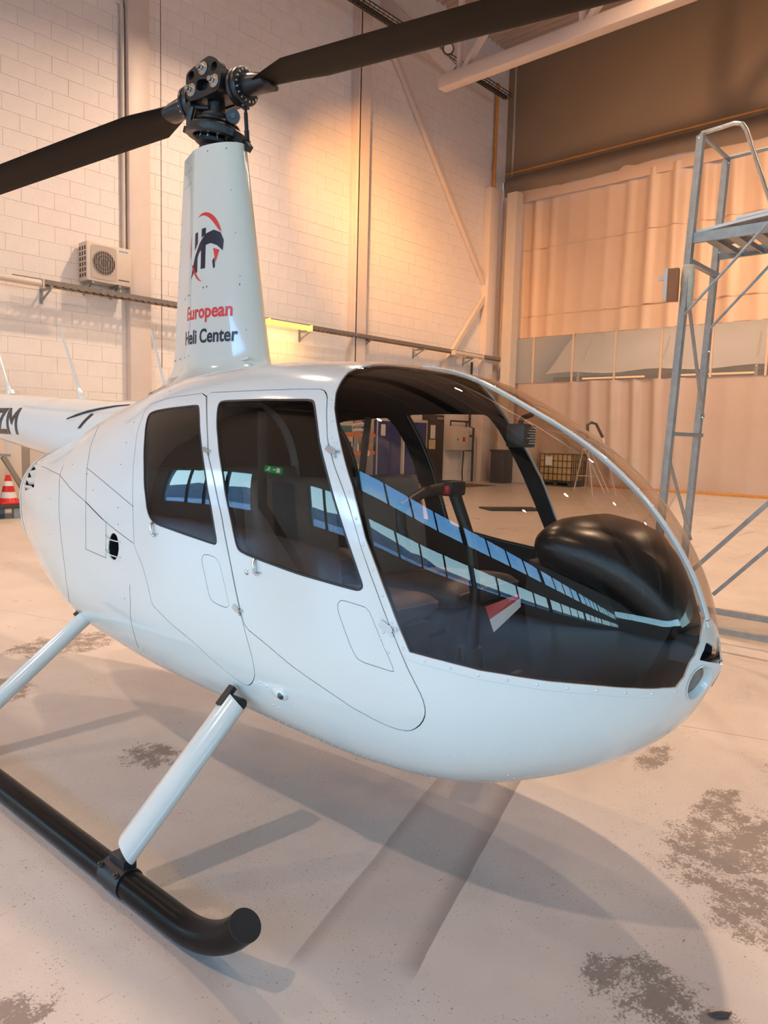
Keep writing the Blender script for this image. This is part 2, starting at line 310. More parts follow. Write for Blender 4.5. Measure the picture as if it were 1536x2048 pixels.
def offset_xz(poly, d, closed=True):
    """polygon in (s,psi) moved by d metres to its inside (d>0), measured in side view"""
    q = np.array(to_xz(poly)); n = len(q)
    ar = sum(q[i, 0]*q[(i+1) % n, 1]-q[(i+1) % n, 0]*q[i, 1] for i in range(n)) if closed else 1
    sg = 1 if ar > 0 else -1; out = []
    for i in range(n):
        a = q[(i-1) % n] if closed or i else q[i]; b = q[(i+1) % n] if closed or i < n-1 else q[i]
        t = b-a; t /= np.linalg.norm(t)+1e-9; p = q[i]+sg*d*np.array([-t[1], t[0]]); out.append(inv_xz(p[0], p[1]))
    return out
def resample(poly, closed=True, step=.012):
    out = []; n = len(poly)
    for i in range(n if closed else n-1):
        a, b = np.array(poly[i]), np.array(poly[(i+1) % n]); L = math.hypot((b-a)[0]*2.2, (b-a)[1]*.6); m = max(1, int(L/step))
        for k in range(m): out.append(tuple(a+(b-a)*k/m))
    if not closed: out.append(tuple(poly[-1]))
    return out
def smooth_closed(poly, it=1):
    for _ in range(it):
        q = []
        n = len(poly)
        for i in range(n):
            a, b = np.array(poly[i]), np.array(poly[(i+1) % n]); q += [tuple(.75*a+.25*b), tuple(.25*a+.75*b)]
        poly = q
    return poly
def pip(P, poly):
    x, y = P[:, 0], P[:, 1]; r = np.zeros(len(P), bool); n = len(poly)
    for i in range(n):
        x0, y0 = poly[i]; x1, y1 = poly[(i+1) % n]
        if y0 == y1: continue
        c = ((y0 > y) != (y1 > y)) & (x < (x1-x0)*(y-y0)/(y1-y0)+x0); r ^= c
    return r
def strip_psi(s, hw=.012):
    zt, zb, w, zm, nu, nl = [float(q) for q in hfam(np.array(s))]
    v = min(hw/max(w, .02), 1); return math.atan2((1-v**nu)**(1/nu), v)
S_END = math.sqrt(XN-XT)
fd, rd = smooth_closed(TR['fd']), smooth_closed(TR['rd'])
fd, rd = offset_xz(fd, 0.0), offset_xz(rd, 0.0)
fdi, rdi = offset_xz(fd, .0035), offset_xz(rd, .0035)
fw, rw = smooth_closed(TR['fw']), smooth_closed(TR['rw'])
fwi, rwi = offset_xz(fw, .007), offset_xz(rw, .007)
pkf, pkr = smooth_closed(TR['pf']), smooth_closed(TR['pr'])
pkfi, pkri = offset_xz(pkf, .0022), offset_xz(pkr, .0022)
gl = TR['gl'][:-3]                      # to the foot of the centre strip
s_c = .2074
gl = [p for p in gl if not (p[0] < .235 and p[1] > -.25)]
gl += [(.205, .25), (.200, .75), (.215, 1.15), (.23, strip_psi(.23))]
s_top = math.sqrt(XN-1.36)
top_edge = [(1.072, 1.17), (1.075, 1.35), (s_top, strip_psi(s_top))]
ws = list(gl)+[(s, strip_psi(s)) for s in np.linspace(.25, s_top-.03, 26)]+top_edge[::-1]
GL_REAR = [p for p in gl[:26]]
# frame band round the glass: outline of the glass moved outwards
def offset_metric(path, d):
    out = []
    for i, (s, p) in enumerate(path):
        a = path[max(i-1, 0)]; b = path[min(i+1, len(path)-1)]
        P = hull(s, p); T = hull(b[0], b[1])-hull(a[0], a[1]); n = hnrm(s, p); o = np.cross(T, n); o /= np.linalg.norm(o)+1e-9
        Q = P+o*d; e = 1e-3
        J = np.array([(hull(s+e, p)-P)/e, (hull(s, p+e)-P)/e]).T; dq = np.linalg.lstsq(J, Q-P, rcond=None)[0]
        out.append((float(max(s+dq[0], .01)), float(np.clip(p+dq[1], -1.55, 1.55))))
    return out
gl_lo = [p for p in gl if p[0] > .262 or p[1] < -.30]
k_br = next(i for i, p in enumerate(gl) if p[0] < .80)
sgn = 1
tst = offset_metric(gl[20:30], .02)
if pip(np.array([tst[5]]), ws)[0]: sgn = -1
gl_out = offset_metric(gl[:len(gl_lo)], sgn*.026)
band = list(gl[:len(gl_lo)])+gl_out[::-1]
nose = [(.0, -PI/2), (.0, PI/2), (.23, PI/2), (.23, strip_psi(.23))]+[p for p in gl[::-1] if p[0] < .262 and p[1] > -.40]+[(.287, -.41), (.292, -.47), (.297, -.60), (.30, -.9), (.30, -1.2), (.30, -PI/2)]
lightc = (.083, .826); lightr = .047
lightp = [inv_yz(lightc[0]+lightr*math.cos(t), lightc[1]+lightr*1.1*math.sin(t)) for t in np.linspace(0, 2*PI, 28, endpoint=False)]
inlet = [(.182, 1.0), (.178, .62), (.186, .12), (.10, .03), (.0, .03), (.0, PI/2), (.14, PI/2)]
oval = smooth_closed(TR['oval'])
louv = TR['louv']; louv = [(min(a, S_END-.012), b) for a, b in louv]

# constrained triangulation of the half surface
GS = list(np.linspace(0, S_END, 118)); GP = list(np.linspace(-PI/2, PI/2, 100))
cons = dict(fd=fd, fdi=fdi, rd=rd, rdi=rdi, fw=fw, fwi=fwi, rw=rw, rwi=rwi, pkf=pkf, pkfi=pkfi, pkr=pkr, pkri=pkri, ws=ws, band=band, nose=nose, light=lightp, inlet=inlet, oval=oval, louv=louv)
Vc, Ec = [], []
for s in GS:
    for p in GP: Vc.append(Vector((s, p)))
nG = len(GS)
for i in (0, nG-1):      # outer border
    for j in range(len(GP)-1): Ec.append((i*len(GP)+j, i*len(GP)+j+1))
for k, poly in cons.items():
    poly = resample(poly); cons[k] = poly; n0 = len(Vc)
    Vc += [Vector((float(a), float(np.clip(b, -PI/2, PI/2)))) for a, b in poly]; Ec += [(n0+i, n0+(i+1) % len(poly)) for i in range(len(poly))]
cv, ce, cfc, _, _, _ = geometry.delaunay_2d_cdt(Vc, Ec, [], 0, 1e-5)
cv = np.array([(v.x, v.y) for v in cv]); cfc = np.array(cfc)
cen = cv[cfc].mean(1)
IN = {k: pip(cen, v) for k, v in cons.items()}
reg = np.full(len(cfc), 'shell', dtype=object)
reg[IN['ws']] = 'windshield'
stripmask = (np.array([0.0]*len(cen)) > 1)
reg[(cen[:, 0] < s_top+.003) & (cen[:, 0] > .23) & (cen[:, 1] > np.array([strip_psi(max(s, .05)) for s in cen[:, 0]])) & (cen[:, 1] > 1.2)] = 'under_strip'
reg[IN['band'] & ~IN['ws']] = 'frame'
reg[IN['nose'] & ~IN['ws'] & (reg != 'frame')] = 'nose'
reg[IN['fd']] = 'gap'; reg[IN['rd']] = 'gap'
reg[IN['fdi']] = 'front_door'; reg[IN['rdi']] = 'rear_door'
reg[IN['pkf']] = 'gap'; reg[IN['pkr']] = 'gap'; reg[IN['pkfi']] = 'pocket_f'; reg[IN['pkri']] = 'pocket_r'
reg[IN['fw']] = 'seal_f'; reg[IN['fwi']] = 'glass_f'; reg[IN['rw']] = 'seal_r'; reg[IN['rwi']] = 'glass_r'
reg[IN['light'] & (reg == 'nose')] = 'hole'; reg[IN['inlet']] = 'hole_inlet'; reg[IN['oval']] = 'hole_oval'; reg[IN['louv']] = 'hole_louv'
HV = {sd: hull(cv[:, 0], cv[:, 1], sd) for sd in (-1, 1)}
HN = {sd: hnrm(cv[:, 0], cv[:, 1], sd) for sd in (-1, 1)}
top = np.abs(cv[:, 1]) > PI/2-1e-4
def patch(name, regions, m, parent, sides=(-1,), lift=0., thick=0., rim=True, kind=None, liftfn=None):
    Va, Fa, Na = [], [], []
    for sd in sides:
        F = cfc[np.isin(reg, regions)]; used = np.unique(F); mp = -np.ones(len(cv), int); mp[used] = np.arange(len(used)); F = mp[F]
        N = HN[sd][used].copy(); tt = top[used]; N[tt, 1] = 0; N /= np.linalg.norm(N, axis=1)[:, None]
        P = HV[sd][used]+N*lift
        a, b, c = P[F[:, 0]], P[F[:, 1]], P[F[:, 2]]; g = np.cross(b-a, c-a); ar = np.linalg.norm(g, axis=1); F = F[ar > 1e-9]; g = g[ar > 1e-9]
        flip = (g*N[F[:, 0]]).sum(1) < 0; F[flip] = F[flip][:, ::-1]; n0 = len(Va); Va += P.tolist(); Na += N.tolist()
        Fl = (F+n0).tolist(); Fa += Fl
        if thick:
            n1 = len(Va); Q = P-N*thick; Va += Q.tolist(); Na += (-N).tolist(); Fa += [[i+n1-n0, k+n1-n0, j+n1-n0] for i, j, k in Fl]
            if rim:
                from collections import Counter
                E = Counter(); 
                for f in Fl:
                    for i in range(3): E[tuple(sorted((f[i], f[(i+1) % 3])))] += 1
                r0 = len(Va); rm = {}
                for f in Fl:
                    for i in range(3):
                        u, v = f[i], f[(i+1) % 3]
                        if E[tuple(sorted((u, v)))] == 1:
                            if top[used[u-n0]] and top[used[v-n0]]: continue
                            q = [u, v, v+n1-n0, u+n1-n0]; t = np.array(Va[v])-np.array(Va[u]); nn = np.cross(t, np.array(Na[u])); nn = (nn/(np.linalg.norm(nn)+1e-12)).tolist()
                            k = len(Va); Va += [Va[j] for j in q]; Na += [nn]*4; Fa.append([k+1, k, k+3, k+2])
    me = bpy.data.meshes.new(name); me.from_pydata(Va, [], Fa); me.materials.append(m)
    me.polygons.foreach_set('use_smooth', [True]*len(me.polygons))
    me.normals_split_custom_set_from_vertices(Na); me.update()
    o = link(bpy.data.objects.new(name, me), parent)
    if kind: o['kind'] = kind
    return o
def on(s, p, side=-1, lift=0.): return Vector(hull(s, p, side)+hnrm(s, p, side)*lift)
def nr(s, p, side=-1): return Vector(hnrm(s, p, side))
def ribbon(mb, path, w=.002, side=-1, h=.0006):      # thin raised line that follows the hull
    path = resample(path, False, .02); V = []
    for i, (s, p) in enumerate(path):
        a = on(*path[max(i-1, 0)], side); b = on(*path[min(i+1, len(path)-1)], side); n = nr(s, p, side); t = (b-a).normalized().cross(n).normalized(); q = on(s, p, side)
        V += [q+t*w/2-n*.001, q+t*w/2+n*h, q-t*w/2+n*h, q-t*w/2-n*.001]
    F = []
    for i in range(len(path)-1):
        for k in range(3): F.append((4*i+k, 4*i+k+1, 4*i+k+5, 4*i+k+4))
    mb.add(V, F)

HELI = thing('helicopter', 'white light helicopter with black rotor blades and skids parked on the hangar floor', 'helicopter', (2.22, 3.21, 0), math.radians(-88.68))
HM = Matrix.Translation((2.22, 3.21, 0)) @ Matrix.Rotation(math.radians(-88.68), 4, 'Z')
shell = patch('fuselage_shell', ['shell', 'under_strip'], PAINT, HELI, (-1, 1), 0, .008)
# dark lining of the cabin and the door frames behind the gaps
cab = (cen[:, 0] < math.sqrt(XN-.02)) & (cen[:, 0] > .30)
reg_keep = reg.copy()
lin = np.isin(reg, ['shell', 'gap', 'front_door', 'rear_door', 'frame', 'pocket_f', 'pocket_r']) & cab
reg[lin] = 'lining'
patch('cabin_lining', ['lining'], INT, HELI, (-1, 1), -.016, .006, rim=False)
reg = reg_keep
for sd, nm in ((-1, 'right'), (1, 'left')):
    wsd = patch('windshield_pane', ['windshield'], GLASS, HELI, (sd,), 0, 0)
    patch('windshield_frame', ['frame'], PAINT, HELI, (sd,), .0015, .006)
    d1 = patch('front_door', ['front_door'], PAINT, HELI, (sd,), 0, .008)
    patch('window_seal', ['seal_f'], RUB, d1, (sd,), .001, .010); patch('window_pane', ['glass_f'], GLASSD, d1, (sd,), -.001, 0)
    patch('pocket_panel', ['pocket_f'], PAINT, d1, (sd,), -.0004, .006)
    d2 = patch('rear_door', ['rear_door'], PAINT, HELI, (sd,), 0, .008)
    patch('window_seal', ['seal_r'], RUB, d2, (sd,), .001, .010); patch('window_pane', ['glass_r'], GLASSD, d2, (sd,), -.001, 0)
    patch('pocket_panel', ['pocket_r'], PAINT, d2, (sd,), -.0004, .006)
    # latches, handles, lock
    for dd, (s, p), sc_ in ((d1, TR['latch1'], 1), (d1, TR['latch2'], 1.1), (d2, TR['latch3'], .8), (d2, TR['latch4'], .9)):
        c = on(s, p, sd, .001); n = nr(s, p, sd); a = Vector((.92, 0, -.38)).cross(n).cross(n)*-1; a.normalize(); b = n.cross(a); mb = MB(); k = sc_
        mb.prism([(-.03*k, -.010*k), (-.005*k, -.013*k), (.008*k, -.006*k), (.008*k, .008*k), (-.028*k, .008*k)], lambda u, v: c+a*u+b*v, lambda u, v: c+a*u+b*v+n*.005)
        mb.cyl(c+a*.012*k-n*.001, c+a*.012*k+n*.012, .0075*k); mb.cyl(c+a*.024*k+b*.008*k, c+a*.024*k+b*.008*k+n*.006, .005*k); mb.cyl(c+a*.02*k-b*.012*k, c+a*.02*k-b*.012*k+n*.005, .0045*k)
        mb.build('latch', STEEL, dd)
    for dd, (s, p) in ((d1, TR['handleF']), (d2, TR['handleR'])):
        c = on(s, p, sd); n = nr(s, p, sd); z = Vector((0, 0, 1)); x = Vector((1, 0, 0)); mb = MB()
        mb.tube([c+z*.032-x*.008+n*.004, c+z*.024-x*.004+n*.012, c+z*.004+n*.014, c-z*.012+x*.001+n*.012, c-z*.018+x*.006+n*.003], [.0065, .0055, .0045, .0045, .006], 10)
        mb.cyl(c-z*.016+x*.004, c-z*.016+x*.004+n*.008, .007); mb.tube([c-z*.012+x*.006+n*.004, c-z*.010+x*.03+n*.004], .0015, 6); mb.build('handle', STEEL, dd)
    s, p = TR['lock']; mb = MB(); mb.dome(on(s, p, sd, .0005), nr(s, p, sd), .011, .006, 16); mb.build('key_lock', STEEL, d1)
    mb = MB(); path = [(q, strip_psi(q, .0)) for q in (1, 2)]
# centre strip of the windshield: a raised moulding with its screws
V, F, rv = [], [], MB()
ss = np.linspace(.222, s_top, 90); prof = [(-.0125, .000), (-.0125, .004), (-.006, .0065), (.006, .0065), (.0125, .004), (.0125, .000)]
for s in ss:
    P = Vector(hull(s, PI/2)); n = Vector(hnrm(s, PI/2-.004)); n.y = 0; n.normalize()
    V += [P+Vector((0, y, 0))+n*(h+.0005) for y, h in prof]
for i in range(len(ss)-1):
    for k in range(5): F.append((6*i+k, 6*i+k+1, 6*i+k+7, 6*i+k+6))
meshobj('windshield_center_strip', V, F, PAINT, HELI, .5)
for s in np.linspace(.30, s_top-.02, 17):
    P = Vector(hull(s, PI/2)); n = Vector(hnrm(s, PI/2-.004)); n.y = 0; n.normalize(); rv.dome(P+n*.007, n, .0045, .0028)
mb = MB()
c = on(.222, PI/2-.01); n = Vector((.93, 0, .36)); t = Vector((-.36, 0, .93))
mb.bar(c-t*.012+n*.004+Vector((0, -.024, 0)), c-t*.012+n*.004+Vector((0, .024, 0)), .018, .006, n); mb.build('strip_clamp', PAINT, HELI)
# nose panel with two landing lights and the air inlet
npn = patch('nose_panel', ['nose'], PAINT, HELI, (-1, 1), .0008, .006)
for sd in (-1, 1):
    L = len(lightp); ring = [on(s, p, sd, .001) for s, p in lightp]; cc = sum(ring, Vector())/L; ax_ = Vector((.93, sd*.30, -.20)).normalized()
    mb = MB(); V = []
    for k, (sc_, dp) in enumerate(((1.06, .0015), (1.0, .003), (.92, -.003), (.86, -.022), (.84, -.024))): V += [cc+(v-cc)*sc_+ax_*dp for v in ring]
    F = [(i*L+k, i*L+(k+1) % L, (i+1)*L+(k+1) % L, (i+1)*L+k) for i in range(4) for k in range(L)]
    mb.add(V, F); lh = mb.build('landing_light', PAINT, HELI)
    mb = MB(); V = [cc+ax_*-.022]+[cc+(v-cc)*.5+ax_*-.0215 for v in ring]+[cc+(v-cc)*.87+ax_*-.021 for v in ring]
    F = [(0, 1+k, 1+(k+1) % L) for k in range(L)]+[(1+k, 1+L+k, 1+L+(k+1) % L, 1+(k+1) % L) for k in range(L)]; mb.add(V, F); mb.build('reflector', mat('warm_reflector', (.20, .155, .125), .22, metal=.3, spec=.5), lh)
    mb = MB()
    for k in range(9):
        u = -.030+.0075*k; hh = math.sqrt(max(.033**2-u*u, .0001)); up = Vector((0, 0, 1)); sdv = ax_.cross(up).normalized(); up = sdv.cross(ax_)
        mb.bar(cc+sdv*u-up*hh-ax_*.020, cc+sdv*u+up*hh-ax_*.020, .0022, .002, ax_)
    mb.build('lens_rib', mat('clear_lens', (.34, .29, .25), .15, spec=.6), lh)
mb = MB(); mb.box((2.44, -.045, .866), (2.50, .045, .872)); mb.build('inlet_floor', PAINT, HELI)
mb = MB(); mb.box((2.385, -.075, .874), (2.395, .075, .965)); mb.box((2.385, -.075, .955), (2.46, .075, .96)); mb.box((2.385, -.075, .874), (2.465, -.07, .96)); mb.box((2.385, .07, .874), (2.465, .075, .96)); mb.box((2.385, -.07, .874), (2.488, .07, .880)); mb.build('inlet_duct', RUB, HELI)
# black oval cooling inlet with two white guard wires
for sd in (-1, 1):
    ov = [on(s, p, sd, -.004) for s, p in cons['oval']]; L = len(ov); cc = sum(ov, Vector())/L; n = nr(1.53, .1, sd)
    mb = MB(); V = ov+[cc+(v-cc)*.95-n*.07 for v in ov]+[cc-n*.07]
    mb.add(V, [(k, (k+1) % L, L+(k+1) % L, L+k) for k in range(L)]+[(L+k, L+(k+1) % L, 2*L) for k in range(L)])
    inl = mb.build('oval_inlet', RUB, HELI)
    for q in (.135, .055):
        mb = MB(); mb.tube([on(1.553, q+.01, sd, .002), on(1.546, q+.004, sd, .010), on(1.53, q, sd, .014), on(1.515, q, sd, .010), on(1.508, q, sd, .001)], .0028, 8); mb.build('guard_wire', PAINT, inl)
    # louvres at the back upper corner of the cowl
    mb = MB(); q = resample(louv, True, .02); lv = [on(s, p, sd, -.003) for s, p in q]; cc = sum(lv, Vector())/len(lv); n = nr(1.93, .45, sd); L = len(lv)
    V = lv+[v-n*.06 for v in lv]+[cc-n*.06]; mb.add(V, [(k, (k+1) % L, L+(k+1) % L, L+k) for k in range(L)]+[(L+k, L+(k+1) % L, 2*L) for k in range(L)]); lo = mb.build('louver_opening', RUB, HELI)
    for q0, q1 in ((.66, .63), (.53, .46), (.40, .32), (.27, .19)):
        a, b, c_, d = on(1.97, q0, sd, .004), on(1.90, q0+.03, sd, .003), on(1.895, q1+.03, sd, -.022), on(1.965, q1-.03, sd, -.022)
        a2, b2, c2, d2 = [v-n*.003 for v in (a, b, c_, d)]
        meshobj('louver_slat', [a, b, c_, d, a2, b2, c2, d2], [(0, 1, 2, 3), (7, 6, 5, 4), (0, 4, 5, 1), (1, 5, 6, 2), (2, 6, 7, 3), (3, 7, 4, 0)], PAINT, lo, None)
# rear rim of the cowl and the dark engine bay behind it
rim = MB(); V = []
pp = np.linspace(-PI/2, PI/2, 40)
ring = [Vector(hull(S_END, p, -1)) for p in pp]+[Vector(hull(S_END, p, 1)) for p in pp[::-1]]
L = len(ring); c = Vector((XT, 0, 1.05))
V = [v+Vector((.004, 0, 0))+(v-c).normalized()*.003 for v in ring]+[v+Vector((-.012, 0, 0))+(v-c).normalized()*.003 for v in ring]+[v+Vector((-.012, 0, 0))-(v-c).normalized()*.014 for v in ring]
rim.add(V, [(i*L+k, i*L+(k+1) % L, (i+1)*L+(k+1) % L, (i+1)*L+k) for i in range(2) for k in range(L)]); rim.build('cowl_rim', PAINT, HELI, .7)
mb = MB(); mb.add([v+Vector((.10, 0, 0))-(v-c)*.03 for v in ring]+[c+Vector((.10, 0, 0))], [(k, (k+1) % L, L) for k in range(L)]); mb.build('engine_bay', DARKM, HELI)

# seams and fasteners
sm = MB(); rv2 = MB()
for sd in (-1, 1):
    ribbon(sm, gl_out[21:], .0014, sd)
    for k, v in TR.items():
        if k.startswith('s_') and k not in ('s_top', 's_low', 's_lowbelly'): ribbon(sm, v, .0022 if 'cowl' in k else .0016, sd)
    aft = [p for p in TR['rd'] if p[0] > 1.47 and -.5 < p[1] < .8]
    # screws along the windshield frame
    go = offset_metric(gl[:len(gl_lo)], sgn*.014); acc = 0; last = None; q = resample(go, False, .004)
    for (s, p) in q:
        P = on(s, p, sd); 
        if last is not None: acc += (P-last).length
        last = P
        if acc > .082: acc = 0; rv.dome(on(s, p, sd, .0015), nr(s, p, sd), .0052, .003, 10)
    # rows of small rivets
    def row(a, b, n, r=.0022, m=rv2):
        for k in range(n):
            s = a[0]+(b[0]-a[0])*k/(n-1); p = a[1]+(b[1]-a[1])*k/(n-1); m.dome(on(s, p, sd), nr(s, p, sd), r, r*.7, 6)
    row((1.515, .78), (1.50, -.18), 17, .0025); row((1.52, -.35), (1.50, -1.0), 12)
    row((1.62, -.95), (1.02, -1.08), 44); row((1.30, -.80), (.92, -.78), 22, .0028); row((1.66, -.88), (1.42, -.60), 16); row((1.40, -.92), (1.12, -.72), 14)
    row((.80, -.62), (.58, -.66), 10, .003); row((.70, -.40), (.70, -.95), 8, .003); row((.86, -.2), (.88, -.95), 12, .0026); row((.55, -.55), (.40, -.62), 5, .003)
    row((1.16, -.30), (.98, -.88), 13, .0024); row((1.155, -.45), (1.09, -.93), 10, .0026); row((1.77, .50), (1.77, -.35), 9, .0024)
    for s, p in ((1.175, -.42), (1.160, -.43), (1.160, -.57), (1.148, -.575)): rv.dome(on(s, p, sd), nr(s, p, sd), .0058, .003, 10)
    for s, p in ((.905, .035), (.900, .060), (.888, -.02), (1.035, .655), (1.03, .64)): rv.dome(on(s, p, sd, .001), nr(s, p, sd), .0048, .003, 8)
sm.build('panel_seam', SEAM, HELI, None, 'stuff'); rv.build('frame_screw', mat('painted_screw', (.66, .67, .66), .25, metal=.3), HELI, .8, 'stuff'); rv2.build('rivet', PAINT, HELI, .8, 'stuff')
dk = MB()
for s, p in [(1.512, .70), (1.515, .60), (1.517, .50), (1.516, .30), (1.515, .22), (1.63, .46), (1.70, .53), (1.76, .58), (1.60, .37), (1.77, .25), (1.765, -.05), (1.50, -.22), (1.85, .83), (1.49, -.62), (1.50, -.80), (1.46, .86)]:
    for sd in (-1, 1): dk.dome(on(s, p, sd), nr(s, p, sd), .0034, .0012, 6)
dk.build('dark_fastener', SEAM, HELI, .8, 'stuff')
# side position lamp in a teardrop fairing
for sd in (-1, 1):
    s, p = TR['beacon']; c = on(s, p, sd); n = nr(s, p, sd); x = Vector((1, 0, 0)); z = n.cross(x).normalized(); mb = MB(); rings = []
    for k in range(14):
        t = k/13; r = .026*math.sqrt(max(0.0, 1-((t-.68)/(.32 if t > .68 else .68))**2)) if 0 < t < 1 else .001
        rings.append((t, max(r, .001)))
    V = []
    for t, r in rings:
        for j in range(9): a = PI*j/8; V.append(c+x*(-.060+.085*t)+z*r*math.cos(a)+n*(r*.75*math.sin(a)-.001))
    mb.add(V, [(i*9+j, i*9+j+1, (i+1)*9+j+1, (i+1)*9+j) for i in range(13) for j in range(8)]); pf = mb.build('lamp_fairing', PAINT, HELI, 1.2)
    mb = MB(); mb.dome(c+n*.010+x*.002, n+x*.25, .017, .012, 14); mb.build('position_lamp', mat('dark_lamp_lens', (.02, .03, .03), .05, spec=.9), pf, 1.2)

# ================================================================== mast fairing with its lettering
def fxl(z): return float(np.interp(z, [1.75, 1.84, 2.09, 2.37, 2.65, 2.87], [.462, .430, .378, .327, .276, .236]))
def fxt(z): return float(np.interp(z, [1.75, 1.84, 2.15, 2.45, 2.745, 2.9], [-.30, -.285, -.256, -.226, -.20, -.182]))
def fT(z): return float(np.interp(z, [1.75, 2.9], [.135, .100]))
def fy(x, z):
    l, t, T = fxl(z), fxt(z), fT(z); xs = -.02; te = .035
    if x <= xs: u = (x-t)/(xs-t); return te+(T*.93-te)*max(u, 0)
    u = (x-xs)/(l-xs); return T*max(1-max((u-.12)/.88, 0)**2.1, 0)**.55*(.93+.07*min(u/.3, 1))
V, F = [], []; zs = list(np.linspace(1.70, 2.875, 40)); us = [0, .1, .25, .5, .75, 1]
def section(z, dz=0., sc_=1.):
    l, t = fxl(z), fxt(z); xs = [t+(-.02-t)*u for u in us]+[-.02+(l+.02)*(1-(1-u)**1.8) for u in np.linspace(.06, 1, 17)]
    up = [(x, fy(x, z)) for x in xs]; pts = [(x, -y) for x, y in up]+[(x, y) for x, y in up[::-1][1:]]
    return [Vector((x*sc_+.02*(1-sc_), y*sc_, z+dz+(.014*(x+.02) * -1 if dz else 0))) for x, y in pts]
rings = [section(z) for z in zs]+[[v+Vector((0, 0, .0)) for v in section(2.875, 0, .93)], [v-Vector((0, 0, .12)) for v in section(2.875, 0, .90)]]
# flare where the fairing meets the roof
for i, z in enumerate(zs):
    g = max(0, (1.87-z)/.10); 
    if g > 0: rings[i] = [Vector((.05+(v.x-.05)*(1+.16*g*g), v.y*(1+.55*g*g), v.z)) for v in rings[i]]
L = len(rings[0])
for r in rings: V += r
F = [(i*L+k, i*L+(k+1) % L, (i+1)*L+(k+1) % L, (i+1)*L+k) for i in range(len(rings)-1) for k in range(L)]
mast_f = meshobj('mast_fairing', V, F, FAIRP, HELI, .45)
# aft panel joint, fasteners
mb = MB(); mb.tube([(-.02, -fy(-.02, z)-.0002, z) for z in np.linspace(2.0, 2.87, 14)], .0010, 5); mb.build('fairing_joint', mat('grey_joint', (.35, .35, .34), .5), mast_f)
mb = MB()
def fdot(x, z, r=.0045):
    for sd in (-1, 1): mb.dome((x, sd*fy(x, z), z), (0, sd, 0), r, .001, 8)
for z in (2.845,):
    for x in (-.02, .09, .19, -.12): fdot(x, z, .004)
for k in range(7): fdot(-.16+.018*k, 2.80-.006*(k % 2), .0028); fdot(-.16+.018*k, 2.73, .0026)
for x in (-.28, -.262, -.25, -.18, -.165, -.10, -.03): fdot(x, 1.885+.03*(x+.3), .004)
for z in (2.07, 2.16, 2.26, 2.36, 2.46, 2.57): fdot(fxt(z)+.01, z, .003)
for x, z in ((-.04, 2.19), (-.06, 2.19), (.09, 2.21), (.115, 2.212), (.30, 2.21), (-.11, 2.18)): fdot(x, z, .005)
for z in (2.0, 2.25, 2.45, 2.65): fdot(fxl(z)-.05, z, .003)
mb.build('dark_fastener', SEAM, mast_f, .8, 'stuff')

def lift_flat(name, polys, holes, fn, m, parent, step=.012, lab=None):
    """flat outlines (lists of 2D points) laid onto a curved surface by fn(u,v)->3D"""
    Vp, Ep = [], []; allp = polys+holes; P = np.concatenate([np.array(p) for p in allp]); lo, hi = P.min(0), P.max(0)
    for p in allp:
        q = []
        for i in range(len(p)):
            a, b = np.array(p[i]), np.array(p[(i+1) % len(p)]); mm = max(1, int(np.linalg.norm(b-a)/step))
            q += [a+(b-a)*k/mm for k in range(mm)]
        n0 = len(Vp); Vp += [Vector(v.tolist()) for v in q]; Ep += [(n0+i, n0+(i+1) % len(q)) for i in range(len(q))]
    g = [(a, b) for a in np.arange(lo[0], hi[0], step) for b in np.arange(lo[1], hi[1], step)]; g = np.array(g) if g else np.zeros((0, 2))
    Vp += [Vector(v.tolist()) for v in g]
    v, _, f, _, _, _ = geometry.delaunay_2d_cdt(Vp, Ep, [], 0, 1e-6); v = np.array([(a.x, a.y) for a in v]); f = np.array(f); c = v[f].mean(1)
    k = np.zeros(len(f), int)
    for p in polys: k += pip(c, p)
    for p in holes: k -= pip(c, p)
    f = f[k > 0]; used = np.unique(f); mp = -np.ones(len(v), int); mp[used] = np.arange(len(used))
    o = meshobj(name, [fn(*q) for q in v[used]], mp[f].tolist(), m, parent, 3.2)
    if lab: o['label'] = lab
    return o
def text_polys(txt, size, shear=0., spacing=1.):
    cu = bpy.data.curves.new('t', 'FONT'); cu.body = txt; cu.size = size; cu.space_character = spacing; cu.shear = shear; cu.resolution_u = 3; cu.offset = size*.026
    o = bpy.data.objects.new('t', cu); COL.objects.link(o); dg = bpy.context.evaluated_depsgraph_get(); me = o.evaluated_get(dg).to_mesh()
    bm = bmesh.new(); bm.from_mesh(me); bmesh.ops.remove_doubles(bm, verts=bm.verts[:], dist=1e-5); segs = {}
    for e_ in bm.edges:
        if len(e_.link_faces) == 1:
            a, b = e_.verts; segs.setdefault(a.index, []).append(b.index); segs.setdefault(b.index, []).append(a.index)
    co = [tuple(v.co[:2]) for v in bm.verts]; bm.free(); o.evaluated_get(dg).to_mesh_clear(); bpy.data.objects.remove(o); seen = set(); loops = []
    for st in segs:
        if st in seen: continue
        lp = [st]; seen.add(st); cur = st
        while True:
            nx = [q for q in segs[cur] if q not in seen]
            if not nx: break
            cur = nx[0]; seen.add(cur); lp.append(cur)
        if len(lp) > 2: loops.append([co[i] for i in lp])
    return loops
